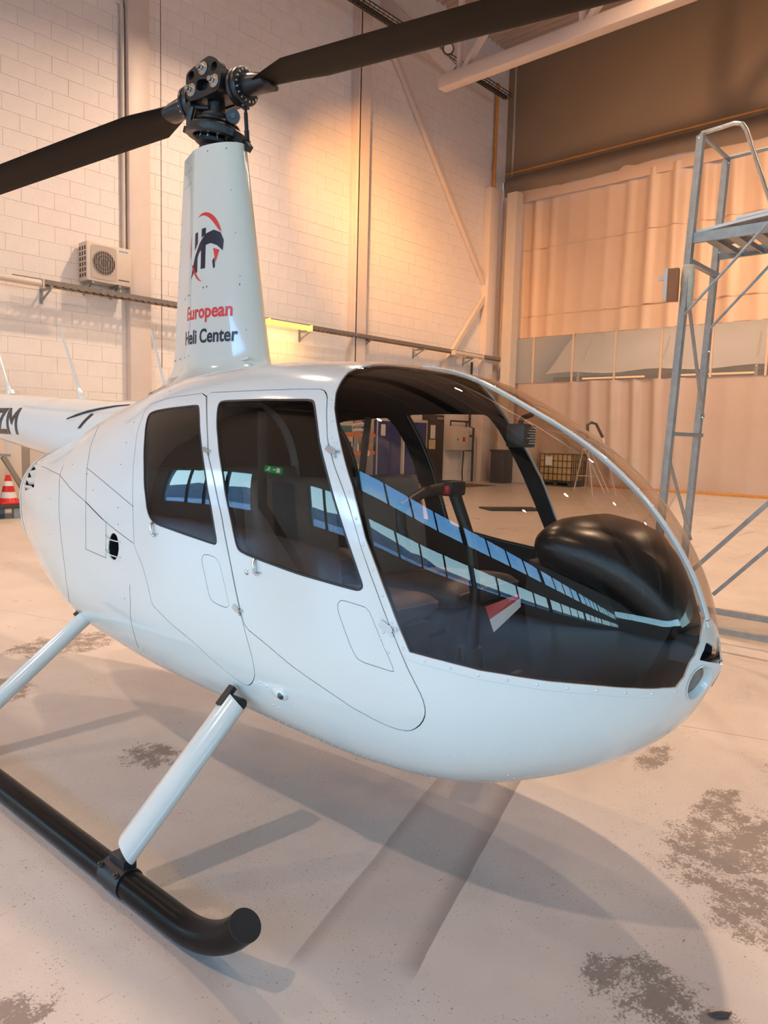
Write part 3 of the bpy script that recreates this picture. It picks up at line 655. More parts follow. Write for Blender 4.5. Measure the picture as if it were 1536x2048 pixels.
def put_text(name, txt, x0, x1, z0, capz, fn, m, parent, lab=None):
    lp = text_polys(txt, 1.0); A = np.concatenate([np.array(l) for l in lp]); lo = A[:, 0].min(); hi = A[:, 0].max(); cap = .72
    L2 = [[(x0+(p[0]-lo)/(hi-lo)*(x1-x0), z0+p[1]/cap*capz) for p in l] for l in lp]
    # even-odd: outlines inside others are holes
    outer, holes = [], []
    for i, l in enumerate(L2):
        c = np.array([np.array(l[0])*.999+np.array(l).mean(0)*.001]); k = sum(pip(c, q)[0] for j, q in enumerate(L2) if j != i)
        (holes if k % 2 else outer).append(l)
    return lift_flat(name, outer, holes, fn, m, parent, .01, lab)
ffn = lambda x, z: Vector((x, -fy(x, z)-.0012, z))
put_text('lettering', 'European', -.066, .278, 2.068, .066, ffn, REDDECAL, mast_f, 'red lettering')
put_text('lettering', 'Heli Center', -.088, .313, 1.950, .066, ffn, NAVY, mast_f, 'dark lettering')
def crescent(cx_, cz, rx, rz, a0, a1, w, n=16):
    o = [(cx_+rx*math.cos(math.radians(a0+(a1-a0)*k/n)), cz+rz*math.sin(math.radians(a0+(a1-a0)*k/n))) for k in range(n+1)]
    i = [(cx_+(rx-w*math.sin(PI*k/n)**.6*(k/n)**.5)*math.cos(math.radians(a0+(a1-a0)*k/n)), cz+(rz-w*1.0*math.sin(PI*k/n)**.6*(k/n)**.5)*math.sin(math.radians(a0+(a1-a0)*k/n))) for k in range(n+1)]
    return o+i[::-1][1:-1]
LX, LZ_, = .085, 2.40
lift_flat('emblem', [crescent(LX, LZ_, .118, .162, 118, 22, .030), crescent(LX, LZ_, .112, .160, 268, 205, .020)[::1], crescent(LX, LZ_, .118, .155, 150, 195, .02),
    [(.150, 2.390), (.188, 2.377), (.168, 2.318), (.160, 2.352)]], [], ffn, REDDECAL, mast_f, .008, 'red arcs of the emblem')
lift_flat('emblem', [[(.012, 2.475), (.036, 2.478), (.036, 2.425), (.012, 2.395)], [(.068, 2.487), (.098, 2.490), (.098, 2.457), (.068, 2.447)],
    [(.012, 2.352), (.036, 2.388), (.036, 2.288), (.012, 2.290)], [(.066, 2.408), (.100, 2.420), (.100, 2.300), (.066, 2.300)],
    [(-.018, 2.262), (-.006, 2.315), (.018, 2.372), (.055, 2.425), (.10, 2.462), (.15, 2.474), (.190, 2.458), (.210, 2.420), (.207, 2.372), (.192, 2.385), (.172, 2.400), (.135, 2.414), (.09, 2.407), (.05, 2.378), (.02, 2.332), (.0, 2.285)],
    [(.148, 2.330), (.160, 2.345), (.166, 2.300), (.155, 2.292)]], [], ffn, NAVY, mast_f, .008, 'dark bars and swoosh of the emblem')

# roof hump and breather at the foot of the fairing
mb = MB(); mb.cyl((.34, -.08, 1.86), (.40, -.085, 1.868), .006); mb.build('drain_tube', PAINT, HELI)

# ================================================================== tail boom, antennas, tail surfaces
def tc_(x): return 1.54-.079*(min(x, -.9)+1.82)+max(x+.9, 0)*.02
def tr_(x): return max(.19+.035*(min(x, -.9)+1.82), .07)-max(x+.9, 0)*.02
mb = MB(); xs = np.linspace(-.15, -5.9, 46); V = []; n = 40
for x in xs:
    for k in range(n): a = 2*PI*k/n; V.append((x, tr_(x)*math.cos(a), tc_(x)+tr_(x)*math.sin(a)))
mb.add(V, [(i*n+k, i*n+(k+1) % n, (i+1)*n+(k+1) % n, (i+1)*n+k) for i in range(len(xs)-1) for k in range(n)]+[tuple(range((len(xs)-1)*n, len(xs)*n))])
boom = mb.build('tail_boom', PAINT_T, HELI, 1.0)
for x in (-3.1, -4.1, -5.1): mb = MB(); mb.lathe([(tr_(x)+.0008, -.004), (tr_(x)+.0014, 0), (tr_(x)+.0008, .004)], (x, 0, tc_(x)), (1, 0, 0), 40); mb.build('boom_joint', mat('grey_joint', (.35, .35, .34), .5), boom)
bfn = lambda x, z: Vector((x, -math.sqrt(max((tr_(x)+.0015)**2-(z-tc_(x))**2, 0)), z))
# registration letters, read from the right side of the boom
lp = text_polys('ZM', 1.0, .12); A = np.concatenate([np.array(l) for l in lp]); lo, hi = A[:, 0].min(), A[:, 0].max(); L2 = [[(-2.235+(p[0]-lo)/(hi-lo)*.40, 1.478+p[1]/.72*.172+.0) for p in l] for l in lp]
lift_flat('registration_letters', L2, [], bfn, mat('black_letters', (.015, .015, .015), .3), boom, .012, 'black registration letters')
def whip(x, z, dx, L, r0, r1, base):
    mb = MB(); mb.tube([(x, 0, z), (x+dx*.33, 0, z+L*.33), (x+dx, 0, z+L)], [r0, (r0+r1)/2, r1], 10)
    w = mb.build('whip_antenna', PAINT, HELI)
    if base: b = MB(); b.lathe([(base, -.03), (base*.95, .004), (base*.55, .02), (r0*1.5, .055), (r0, .09)], (x, 0, z), (dx, 0, L), 16); b.build('antenna_base', PAINT, w)
    return w
whip(-1.345, 1.695, -.275, .47, .0115, .005, .036); whip(-2.40, 1.765, -.30, .48, .0115, .004, .034); whip(-.40, 1.70, -.155, .36, .0068, .0065, .012)
mb = MB()      # dark gap under the upper cowl lip and the small air exit
def bsy(x, z): return math.sqrt(max(tr_(x)**2-(z-tc_(x))**2, 1e-4))
pts = [(-1.15, 1.577), (-1.06, 1.597), (-.96, 1.618), (-.85, 1.635), (-.72, 1.65), (-.55, 1.66)]
for sd in (1, -1): mb.tube([(x, sd*(bsy(x, z)+.001), z) for x, z in pts], [.004, .008, .009, .008, .006, .003], 8)
mb.build('cowl_gap', SEAM, HELI)
lift_flat('air_exit', [[(-.985, 1.520), (-.950, 1.524), (-.868, 1.606), (-.905, 1.608)]], [], lambda x, z: Vector((x, -bsy(x, z)-.002, z)), RUB, HELI)
mb = MB(); mb.prism([(-5.35, 1.9), (-5.6, 2.75), (-5.95, 2.75), (-5.85, 1.88), (-6.05, 1.15), (-5.85, 1.15)], lambda x, z: Vector((x, -.02, z)), lambda x, z: Vector((x, .02, z))); mb.build('tail_fin', PAINT, HELI)
mb = MB(); mb.box((-5.75, -.30, 1.84), (-5.45, .95, 1.865), None, .008); mb.build('stabilizer', PAINT, HELI)
mb = MB(); mb.cyl((-5.85, .05, 1.88), (-5.85, .22, 1.88), .05); mb.box((-5.91, .20, 1.15), (-5.80, .215, 2.61)); mb.build('tail_rotor', BLADE, HELI)

# ================================================================== rotor head
AZ = math.radians(6.3); E1 = Vector((math.cos(AZ), math.sin(AZ), 0)); E2 = Vector((-math.sin(AZ), math.cos(AZ), 0)); E3 = Vector((0, 0, 1))
H = lambda u, v, z: E1*u+E2*v+Vector((0, 0, z))
mb = MB(); mb.cyl((.03, 0, 2.72), (.03, 0, 3.16), .042, n=28); mb.build('mast', HUBM, HELI)
plate = [(-.070, 3.112), (-.084, 3.128), (-.084, 3.220), (-.074, 3.238), (-.055, 3.246), (.055, 3.276), (.078, 3.278), (.115, 3.262), (.143, 3.240), (.156, 3.215), (.158, 3.150), (.140, 3.118), (.118, 3.106), (-.045, 3.100)]
PO = -.045
hub = None
def holed(poly, holes, v0, v1, name, m, parent):
    Vp, Ep = [], []
    for p in [poly]+holes:
        n0 = len(Vp); Vp += [Vector(q) for q in p]; Ep += [(n0+i, n0+(i+1) % len(p)) for i in range(len(p))]
    v, _, f, _, _, _ = geometry.delaunay_2d_cdt(Vp, Ep, [], 0, 1e-6); vv = np.array([(a.x, a.y) for a in v]); f = np.array(f); c = vv[f].mean(1); k = pip(c, poly)
    for h in holes: k &= ~pip(c, h)
    f = f[k]; n = len(vv); V = [H(a, v0, b) for a, b in vv]+[H(a, v1, b) for a, b in vv]; F = [tuple(q) for q in f]+[tuple(n+i for i in q[::-1]) for q in f]
    i0 = 0
    for p in [poly]+holes:
        L = len(p); F += [(i0+i, i0+(i+1) % L, n+i0+(i+1) % L, n+i0+i) for i in range(L)]; i0 += L
    return meshobj(name, V, F, m, parent, .7)
circ = lambda cx_, cz, r, n=20, e=1.: [(cx_+r*math.cos(2*PI*k/n), cz+r*e*math.sin(2*PI*k/n)) for k in range(n)]
poly = smooth_closed([(u+PO*0, z) for u, z in plate])
slot = smooth_closed([(-.004, 3.190), (.066, 3.178), (.078, 3.155), (.066, 3.130), (.000, 3.136), (-.010, 3.160)])
hls = [circ(-.046, 3.219, .020), circ(.112, 3.222, .021), slot]
hub = holed(poly, hls, -.095, -.058, 'rotor_hub', HUBM, HELI)
holed(poly, hls, .058, .095, 'hub_plate', HUBM, hub)
mb = MB(); mb.box((-.075, -.058, 3.11), (.15, .058, 3.225)); mb2 = MB(); mb2.add([H(x-.0, y, z) for x, y, z in mb.V], mb.F)
MB().add([H(x*.93, y, z) for x, y, z in mb.V], mb.F).build('hub_block', HUBM, hub)
for u, z in ((.040, 3.229), (.116, 3.155), (-.040, 3.150)):
    for sd in (-1, 1): mb = MB(); mb.cyl(H(u, sd*.0955, z), H(u, sd*.101, z), .030, n=22); mb.cyl(H(u, sd*.100, z), H(u, sd*.118, z), .019, n=6); mb.cyl(H(u, sd*.117, z), H(u, sd*.132, z), .012, n=14); mb.cyl(H(u, sd*.131, z), H(u, sd*.137, z), .007, n=10); mb.cyl(H(u-.017, sd*.126, z), H(u+.017, sd*.126, z), .0018, n=6); mb.build('hinge_bolt', STEEL, hub)
def blade_sec(r, pitch=8.):
    # (chord half widths ahead/behind, thickness, centre z)
    lead = float(np.interp(r, [.235, .30, .60, 5.03], [.018, .05, .088, .088])); trail = float(np.interp(r, [.235, .29, .56, 5.03], [.02, .062, .166, .166]))
    th = float(np.interp(r, [.235, .35, .6, 5.03], [.030, .020, .015, .013])); z = 3.135-.0095*(r-.25)-.0085*max(r-.5, 0)**1.6*.55
    return lead, trail, th, z
for sg, lab in ((1, 'blade reaching over the nose'), (-1, 'blade reaching over the tail')):
    V = []; rs = [.235, .29, .35, .45, .56, .60, .8, 1.1, 1.5, 2, 2.6, 3.3, 4.2, 5.03]; n = 14; pr = []
    for k in range(n):
        a = 2*PI*k/n; pr.append(a)
    for r in rs:
        le, tr2, th, z = blade_sec(r)
        if sg > 0: le *= 1+.36*min(max((r-.3)/.3, 0), 1); z -= .036*max(r-.4, 0)
        cp, sp = math.cos(math.radians(7)), math.sin(math.radians(7))
        for a in pr:
            u = math.cos(a); w = math.sin(a); ch = (le*u if u > 0 else tr2*u); t_ = th*w*(.35+.65*((u+1)/2)**.4) if u < 0 else th*w
            yy, zz = ch*cp-t_*sp, ch*sp+t_*cp
            V.append(Vector((.038, 0, 0))+E1*sg*r+E2*sg*yy+E3*(z+zz))
    F = [(i*n+k, i*n+(k+1) % n, (i+1)*n+(k+1) % n, (i+1)*n+k) for i in range(len(rs)-1) for k in range(n)]+[tuple(range(n))[::-1], tuple(range((len(rs)-1)*n, len(rs)*n))]
    bl = meshobj('rotor_blade', V, F, BLADE, HELI, .8); bl['label'] = 'black '+lab
    # spindle housing with its ring of bolts, root fairing, cuff
    D = E1*sg; O = Vector((.038, 0, 3.140))
    mb = MB(); mb.lathe([(.0, .13), (.060, .13), (.082, .140), (.086, .150), (.086, .162), (.078, .166), (.078, .172), (.086, .176), (.086, .190), (.080, .196), (.058, .198), (.05, .20)], O, D, 36); mb.build('spindle_housing', HUBM, bl, .5)
    mb = MB()
    for k in range(18):
        a = 2*PI*k/18; q = E2*math.cos(a)+E3*math.sin(a); mb.cyl(O+D*.194+q*.069, O+D*.206+q*.069, .0062, n=6)
    mb.build('housing_bolt', STEEL, bl, .5, 'stuff')
    mb = MB(); rr = [.197, .225, .265, .31, .345, .362]; V = []; n = 20
    for i, r in enumerate(rr):
        ry = (.052, .052, .055, .060, .060, .03)[i]; rz = (.052, .050, .047, .040, .030, .012)[i]; dz = (0, 0, -.004, -.012, -.022, -.026)[i]
        for k in range(n): a = 2*PI*k/n; V.append(O+D*r+E2*ry*math.cos(a)+E3*(rz*math.sin(a)+dz))
    mb.add(V, [(i*n+k, i*n+(k+1) % n, (i+1)*n+(k+1) % n, (i+1)*n+k) for i in range(len(rr)-1) for k in range(n)]+[tuple(range((len(rr)-1)*n, len(rr)*n))]); mb.build('root_cuff', HUBM, bl, .7)
    # pitch horn and link
    P1 = Vector((.222, .025, 3.045)) if sg > 0 else Vector((-.095, -.062, 3.185)); mb = MB(); mb.tube([O+D*.17+E3*-.045-E2*.03*(sg < 0), P1], [.026, .016], 10); mb.dome(P1+E3*.0, (0, 0, 1), .020, .014, 10); mb.build('pitch_horn', HUBM, bl)
    P2 = Vector((.232, .03, 2.878)) if sg > 0 else Vector((-.092, -.062, 3.0)); mb = MB(); mb.tube([P1, P1.lerp(P2, .12), P1.lerp(P2, .13), P1.lerp(P2, .6), P1.lerp(P2, .61), P1.lerp(P2, .88), P1.lerp(P2, .89), P2], [.007, .007, .0095, .0095, .012, .012, .007, .009], 12); mb.build('pitch_link', HUBM, bl)
# swashplate stack, tilted a little towards the nose
SW = Matrix.Translation((.035, 0, 2.975)) @ Matrix.Rotation(math.radians(9), 4, 'Y') @ Matrix.Rotation(math.radians(-4), 4, 'X')
def swb(mb, name, m, sm_=.5, kind=None): mb.V = [tuple(SW @ Vector(v)) for v in mb.V]; return mb.build(name, m, hub, sm_, kind)
mb = MB(); mb.lathe([(.042, .075), (.062, .073), (.080, .066), (.084, .058), (.080, .050), (.088, .046), (.102, .038), (.106, .030), (.096, .024), (.112, .018), (.128, .008), (.130, -.002), (.118, -.006), (.05, -.006)], (0, 0, 0), (0, 0, 1), 44); swb(mb, 'swashplate_boot', RUB)
mb = MB(); mb.lathe([(.10, .004), (.136, .003), (.146, -.003), (.146, -.034), (.138, -.042), (.112, -.040), (.106, -.03)], (0, 0, 0), (0, 0, 1), 44)
mb.bar((.10, .02, -.020), (.205, .03, -.055), .045, .030); mb.bar((.19, .03, -.05), (.235, .03, -.085), .03, .03); mb.bar((-.08, -.06, -.020), (-.145, -.075, -.012), .045, .030); mb.bar((-.10, .05, -.02), (-.18, .09, -.02), .04, .03); swb(mb, 'swashplate', HUBM)
mb = MB(); mb.lathe([(.05, -.03), (.080, -.035), (.092, -.048), (.094, -.066), (.07, -.078), (.075, -.10), (.068, -.17)], (0, 0, 0), (0, 0, 1), 32); swb(mb, 'lower_bearing', RUB)
mb = MB()
for k in range(12):
    a = 2*PI*k/12; q = Vector((math.cos(a), math.sin(a), 0)); mb.cyl(q*.085+Vector((0, 0, -.034)), q*.085+Vector((0, 0, -.056)), .008, n=6)
swb(mb, 'bearing_nut', STEEL, .5, 'stuff')
mb = MB(); mb.cyl((.175, -.010, 3.005), (.205, -.035, 2.995), .032, n=22); mb.cyl((.206, -.036, 2.995), (.210, -.040, 2.994), .012, n=12); mb.tube([(.10, .0, 3.03), (.185, -.012, 3.005)], .012, 8); mb.build('scissor_weight', HUBM, hub, .5)
mb = MB(); mb.tube([(-.075, -.085, 2.985), (-.07, -.085, 3.03), (-.055, -.08, 3.085)], [.013, .017, .020], 10); mb.cyl((-.06, -.10, 3.09), (-.06, -.06, 3.09), .018, n=14); mb.tube([(-.06, -.08, 3.09), (.0, -.05, 3.08), (.03, -.04, 3.075)], [.010, .008, .012], 8); mb.build('scissor_arm', HUBM, hub, .5)

# ================================================================== landing gear
for sd in (-1, 1):
    y = sd*1.09; r = .0455; mb = MB(); pts = [(-1.75, y, r), (-1.2, y, r), (-.4, y, r), (.4, y, r), (1.0, y, r), (1.34, y, r)]+[(1.34+.42*math.sin(t), y, r+.42*(1-math.cos(t))) for t in np.linspace(.12, .80, 9)]
    mb.tube([Vector(p) for p in pts], r, 28, False); n = 28; k0 = len(mb.V)-n
    cap = [Vector(v) for v in mb.V[k0:]]; cc = sum(cap, Vector())/n; nn = Vector((.62, 0, .78))     # slanted cut with a flat plug
    dd = Vector((math.cos(.8), 0, math.sin(.8))); new = []
    for v in cap: t = -((v-cc).dot(nn))/dd.dot(nn); new.append(v+dd*(t+.02))
    for i, v in enumerate(new): mb.V[k0+i] = tuple(v)
    sk = mb.build('skid_tube', BLK, HELI, 1.0)
    cn = sum(new, Vector())/n; pl = MB(); pl.add([v+(v-cn)*.02+nn*.000 for v in new]+[v+(v-cn)*.02+nn*.003 for v in new]+[cn+nn*.003], [(k, (k+1) % n, n+(k+1) % n, n+k) for k in range(n)]+[(n+k, n+(k+1) % n, 2*n) for k in range(n)]); pl.build('end_plug', RUB, sk, .5)
    for x, top_, ch in ((1.0, (.60, .545), .062), (-.40, (.44, .60), .050)):
        A = Vector((x, sd*1.068, .135)); B = Vector((x-.005, sd*top_[0], top_[1])); B2 = A.lerp(B, .965); dB = (B-A).normalized(); V = []; n = 24; sect = (.0, .02, .5, 1.0)
        tq = dB.cross(Vector((1, 0, 0))).normalized(); mb = MB()
        for t in (0, .015, .25, .5, .75, .985, 1.0):
            c = A.lerp(B2, t); sc_ = 1.0 if 0 < t < 1 else .985
            for k in range(n):
                a = 2*PI*k/n; u, w = math.cos(a), math.sin(a); sl = -.028*u*(1-t) if t < .02 else (-.02*(u) if t > .98 else 0)
                V.append(c+Vector((1, 0, 0))*ch*u*sc_*(1.0+.0*t)+tq*(.040*w*(1 if u > 0 else (1+u*.55)))*sc_+dB*sl)
        mb.add(V, [(i*n+k, i*n+(k+1) % n, (i+1)*n+(k+1) % n, (i+1)*n+k) for i in range(6) for k in range(n)]+[tuple(range(n))[::-1], tuple(range(6*n, 7*n))]); st = mb.build('strut_fairing', PAINT, HELI, .9)
        mb = MB(); mb.tube([B2+dB*-.012+Vector((dx_, 0, 0)) for dx_ in (-.045, 0, .045)], .030, 12, True, .8); mb.bar(B2+dB*-.055+Vector((-.012, 0, 0))-tq*.034, B2+dB*.03+Vector((-.012, 0, 0))-tq*.034, .03, .02, tq); mb.build('strut_boot', RUB, st)
        mb = MB(); mb.tube([Vector((x-.062, sd*1.09, .048)), Vector((x+.062, sd*1.09, .048))], .0495, 24); mb.box((x-.045, sd*1.075-.026, .085), (x+.045, sd*1.075+.020, .118)); mb.build('saddle_clamp', RUB, st)
        for dx in (-.050, .045): mb = MB(); mb.cyl((x+dx, sd*1.122, .080), (x+dx, sd*1.131, .089), .010, n=8); mb.cyl((x+dx, sd*1.130, .088), (x+dx, sd*1.137, .095), .005, n=8); mb.build('clamp_bolt', mat('dull_bolt', (.12, .11, .10), .35, metal=.8), st)
# belly keel plate with a lip
mb = MB(); mb.box((.62, -.50, .362), (1.28, -.46, .368)); mb.box((-.2, -.42, .43), (.05, -.40, .436))

# ================================================================== cabin
CAR = mat('dark_carpet', (.02, .018, .018), .95, noise=.3, nscale=80)
def half_w(x, z):
    zt, zb, w, zm, nu, nl = [float(q) for q in hfam(np.array(math.sqrt(XN-x)))]; b, n = (zt-zm, nu) if z >= zm else (zm-zb, nl)
    v = abs(z-zm)/b; return w*(1-v**n)**(1/n) if v < 1 else 0
hw_ = [(x, half_w(x, .55)-.035) for x in np.linspace(-.05, 2.16, 30)]
mb = MB(); mb.prism([(x, -y) for x, y in hw_]+[(x, y) for x, y in hw_[::-1]], lambda x, y: Vector((x, y, .545)), lambda x, y: Vector((x, y, .56))); mb.build('cabin_floor', CAR, HELI)
zz_ = [(z, half_w(-.05, z)-.035) for z in np.linspace(.56, 1.66, 30)]; zz_ = [q for q in zz_ if q[1] > .1]
mb = MB(); mb.prism([(-y, z) for z, y in zz_]+[(y, z) for z, y in zz_[::-1]], lambda y, z: Vector((-.05, y, z)), lambda y, z: Vector((-.03, y, z))); mb.build('rear_bulkhead', INT, HELI)
def cushion(bm_pts, M, m, name, parent, th, w, L, seams=4):
    """padded slab: width w (y), length L (u), thickness th"""
    nu_, nv = 18, 18; V = []; F = []
    for lay in (1, -1):
        for i in range(nu_+1):
            for j in range(nv+1):
                u = i/nu_*2-1; v = j/nv*2-1; e = max(1-abs(u)**6, 0)**.4*max(1-abs(v)**6, 0)**.4; rid = 1-.10*(1-abs(math.sin(v*seams*PI/2)))**5 if lay > 0 else 1
                V.append(M @ Vector((u*L/2*(1-.03*(v*v)), v*w/2*(1-.05*u*u), lay*th/2*(.25+.75*e)*rid)))
    k = (nu_+1)*(nv+1); id_ = lambda l, i, j: (0 if l > 0 else k)+i*(nv+1)+j
    for i in range(nu_):
        for j in range(nv): F.append((id_(1, i, j), id_(1, i+1, j), id_(1, i+1, j+1), id_(1, i, j+1))); F.append((id_(-1, i, j+1), id_(-1, i+1, j+1), id_(-1, i+1, j), id_(-1, i, j)))
    for i in range(nu_):
        F.append((id_(1, i, 0), id_(-1, i, 0), id_(-1, i+1, 0), id_(1, i+1, 0))); F.append((id_(1, i+1, nv), id_(-1, i+1, nv), id_(-1, i, nv), id_(1, i, nv)))
    for j in range(nv):
        F.append((id_(1, 0, j+1), id_(-1, 0, j+1), id_(-1, 0, j), id_(1, 0, j))); F.append((id_(1, nu_, j), id_(-1, nu_, j), id_(-1, nu_, j+1), id_(1, nu_, j+1)))
    return meshobj(name, V, F, m, parent, 1.4)
def seat(x, y, w, lab):
    st = link(bpy.data.objects.new('seat', None), HELI); st.location = (x, y, .59); st['label'] = lab
    cushion(None, Matrix.Translation((.27, 0, .285)) @ Matrix.Rotation(-.07, 4, 'Y'), LEATHER, 'seat_cushion', st, .115, w, .50)
    cushion(None, Matrix.Translation((-.035, 0, .50)) @ Matrix.Rotation(-PI/2-.17, 4, 'Y') @ Matrix.Rotation(PI, 4, 'Z'), LEATHER, 'backrest', st, .10, w*.93, .52)
    mb = MB(); mb.box((.02, -w/2+.01, -.02), (.48, w/2-.01, .235), None, .01); mb.build('seat_box', LEATHD, st)
    mb = MB(); mb.tube([(.52, -w/2+.03, .315), (.525, 0, .325), (.52, w/2-.03, .315)], .005, 8); mb.build('piping', mat('pale_piping', (.24, .22, .20), .5), st)
    return st
seat(1.00, -.30, .50, 'front right seat in grey leather'); seat(.99, .30, .50, 'front left seat in grey leather'); seat(.12, -.29, .52, 'rear right seat in grey leather'); seat(.12, .29, .52, 'rear left seat in grey leather')
mb = MB()
for y in (-.53, .06): mb.tube([(1.02, y*.98, 1.60), (1.0, y*.9-.02, 1.25), (1.15, y*.6-.08, .98), (1.28, y*.4-.12, .90)], [.022, .022, .02, .018], 8, True, .12)
mb.build('shoulder_harness', RUB, HELI)
mb = MB(); mb.box((1.20, -.16, .895), (1.26, -.11, .93), None, .006); mb.tube([(1.14, -.36, .87), (1.21, -.2, .90)], .016, 8, True, .25); mb.build('belt_buckle', STEEL, HELI)
mb = MB(); mb.cyl((1.62, 0, .56), (1.62, 0, .74), .085, .045, 20); mb.tube([(1.62, 0, .66), (1.635, 0, .95), (1.60, 0, 1.15), (1.52, 0, 1.32)], [.030, .021, .021, .024], 14); cyc = mb.build('cyclic_stick', RUB, HELI)
mb = MB(); mb.tube([(1.50, -.29, 1.275), (1.505, -.16, 1.325), (1.51, -.03, 1.335)], [.017, .020, .024], 12)
mb.tube([(1.50, -.29, 1.28), (1.515, -.30, 1.21), (1.54, -.30, 1.12)], [.019, .019, .021], 12)
mb.box((1.475, -.06, 1.305), (1.555, .035, 1.362), None, .012); mb.build('teetering_grip', RUB, cyc)
mb = MB(); mb.box((1.50, -.075, 1.312), (1.545, -.045, 1.345), None, .008); mb.build('red_switch', RED, cyc)
# instrument pedestal under a hooded glare shield that fills the nose
prof = [(1.925, .15, 1.13, 1.205), (1.94, .20, 1.11, 1.235), (1.98, .25, 1.09, 1.262), (2.05, .265, 1.07, 1.275), (2.15, .25, 1.04, 1.262), (2.24, .21, .99, 1.235), (2.32, .16, .93, 1.175), (2.38, .12, .90, 1.09), (2.42, .08, .89, 1.01)]
mb = MB(); V = []; nn = 24
for x, w, z0, z1 in prof:
    yc = .08 if x < 2.2 else .08-.3*(x-2.2)
    for k in range(nn):
        a = 2*PI*k/nn; c, s_ = math.cos(a), math.sin(a); V.append((x, yc+w*math.copysign(abs(c)**.75, c), (z0+z1)/2+(z1-z0)/2*math.copysign(abs(s_)**.75, s_)))
mb.add(V, [(i*nn+k, i*nn+(k+1) % nn, (i+1)*nn+(k+1) % nn, (i+1)*nn+k) for i in range(len(prof)-1) for k in range(nn)]+[tuple(range(nn))[::-1], tuple(range((len(prof)-1)*nn, len(prof)*nn))])
GLS = mat('glare_shield_vinyl', (.014, .012, .012), .30, spec=.5)
pd = mb.build('glare_shield', GLS, HELI, 1.0)
mb = MB(); mb.prism([(1.91, 1.12), (2.40, .98), (2.34, .84), (2.24, .72), (2.12, .56), (1.95, .56), (1.94, .80), (1.90, .97)], lambda x, z: Vector((x, -.10, z)), lambda x, z: Vector((x, .22-.25*max(x-2.1, 0), z))); mb.build('instrument_pedestal', INT, pd)
mb = MB()
for k, (y, z) in enumerate([(-.03, 1.05), (.07, 1.05), (.17, 1.05), (-.03, .94), (.07, .94), (.17, .94)]): mb.cyl((1.92, y, z), (1.895+.01*(z < 1), y, z), .040, n=20)
mb.build('gauge', GLS, pd, .6, 'stuff')
mb = MB(); mb.box((1.755, -.03, 1.495), (1.83, .055, 1.578), None, .008); mb.tube([(1.79, .01, 1.578), (1.80, .01, 1.60), (1.84, .0, 1.61)], .010, 8); cp_ = mb.build('compass', mat('black_plastic', (.015, .017, .018), .35), HELI)
mb = MB()
for k in range(7): mb.box((1.831, .030-.05*random.random()*.6-.02, 1.508+.009*k), (1.832, .048, 1.511+.009*k))
mb.build('card_print', PAPER, cp_)
mb = MB(); mb.tube([(1.66, -.20, .56), (1.70, -.20, .60), (1.88, -.22, .72)], .008, 8); mb.tube([(1.76, -.38, .56), (1.82, -.38, .62), (1.94, -.38, .70)], .008, 8)
mb.box((1.93, -.26, .66), (1.95, -.17, .76)); mb.box((1.93, -.43, .66), (1.95, -.34, .76)); mb.build('pedal', DARKM, HELI)
mb = MB(); mb.tube([(1.66, -.10, .56), (1.66, -.10, .74)], .004, 8); mb.cyl((1.66, -.10, .73), (1.66, -.10, .755), .011, n=12); mb.build('control_knob', STEEL, HELI)
mb = MB(); mb.tube([(1.20, -.03, .66), (1.42, -.05, .74), (1.56, -.06, .80)], [.012, .012, .018], 10); mb.build('collective_lever', RUB, HELI)
def in_heli(o): o.matrix_world = HM @ o.matrix_world; return o
ex = thing('fire_extinguisher', 'small red fire extinguisher lying on the cabin floor beside the right door sill', 'fire extinguisher')
mb = MB(); mb.lathe([(.0, 0), (.030, .003), (.042, .02), (.043, .20), (.038, .225), (.016, .245), (.014, .262)], (1.78, -.44, .66), (-.86, .45, .05), 24); mb.build('cylinder', RED, ex)
mb = MB(); mb.lathe([(.0436, .05), (.0438, .05), (.0438, .16), (.0436, .16)], (1.78, -.44, .66), (-.86, .45, .05), 24); mb.build('paper_label', PAPER, ex)
mb = MB(); mb.cyl((1.565, -.33, .672), (1.53, -.31, .675), .014, n=12); mb.tube([(1.55, -.32, .70), (1.60, -.345, .71), (1.64, -.365, .708)], .006, 8); mb.build('valve', STEEL, ex)
ex.matrix_world = HM
cd = thing('remove_before_flight_card', 'red and white warning card propped between the front seats', 'card')
a, b, c_, d = Vector((1.745, -.10, .93)), Vector((1.86, -.06, .99)), Vector((1.865, -.06, .945)), Vector((1.785, -.10, .845))
for nm, q, m_ in (('red_half', (a, b, b.lerp(c_, .35), a.lerp(d, .5)), RED), ('white_half', (a.lerp(d, .5), b.lerp(c_, .35), c_, d), PAPER)):
    off = Vector((.001, -.0015, 0)); meshobj(nm, list(q)+[v+off for v in q], [(0, 1, 2, 3), (7, 6, 5, 4), (0, 4, 5, 1), (1, 5, 6, 2), (2, 6, 7, 3), (3, 7, 4, 0)], m_, cd)
cd.matrix_world = HM

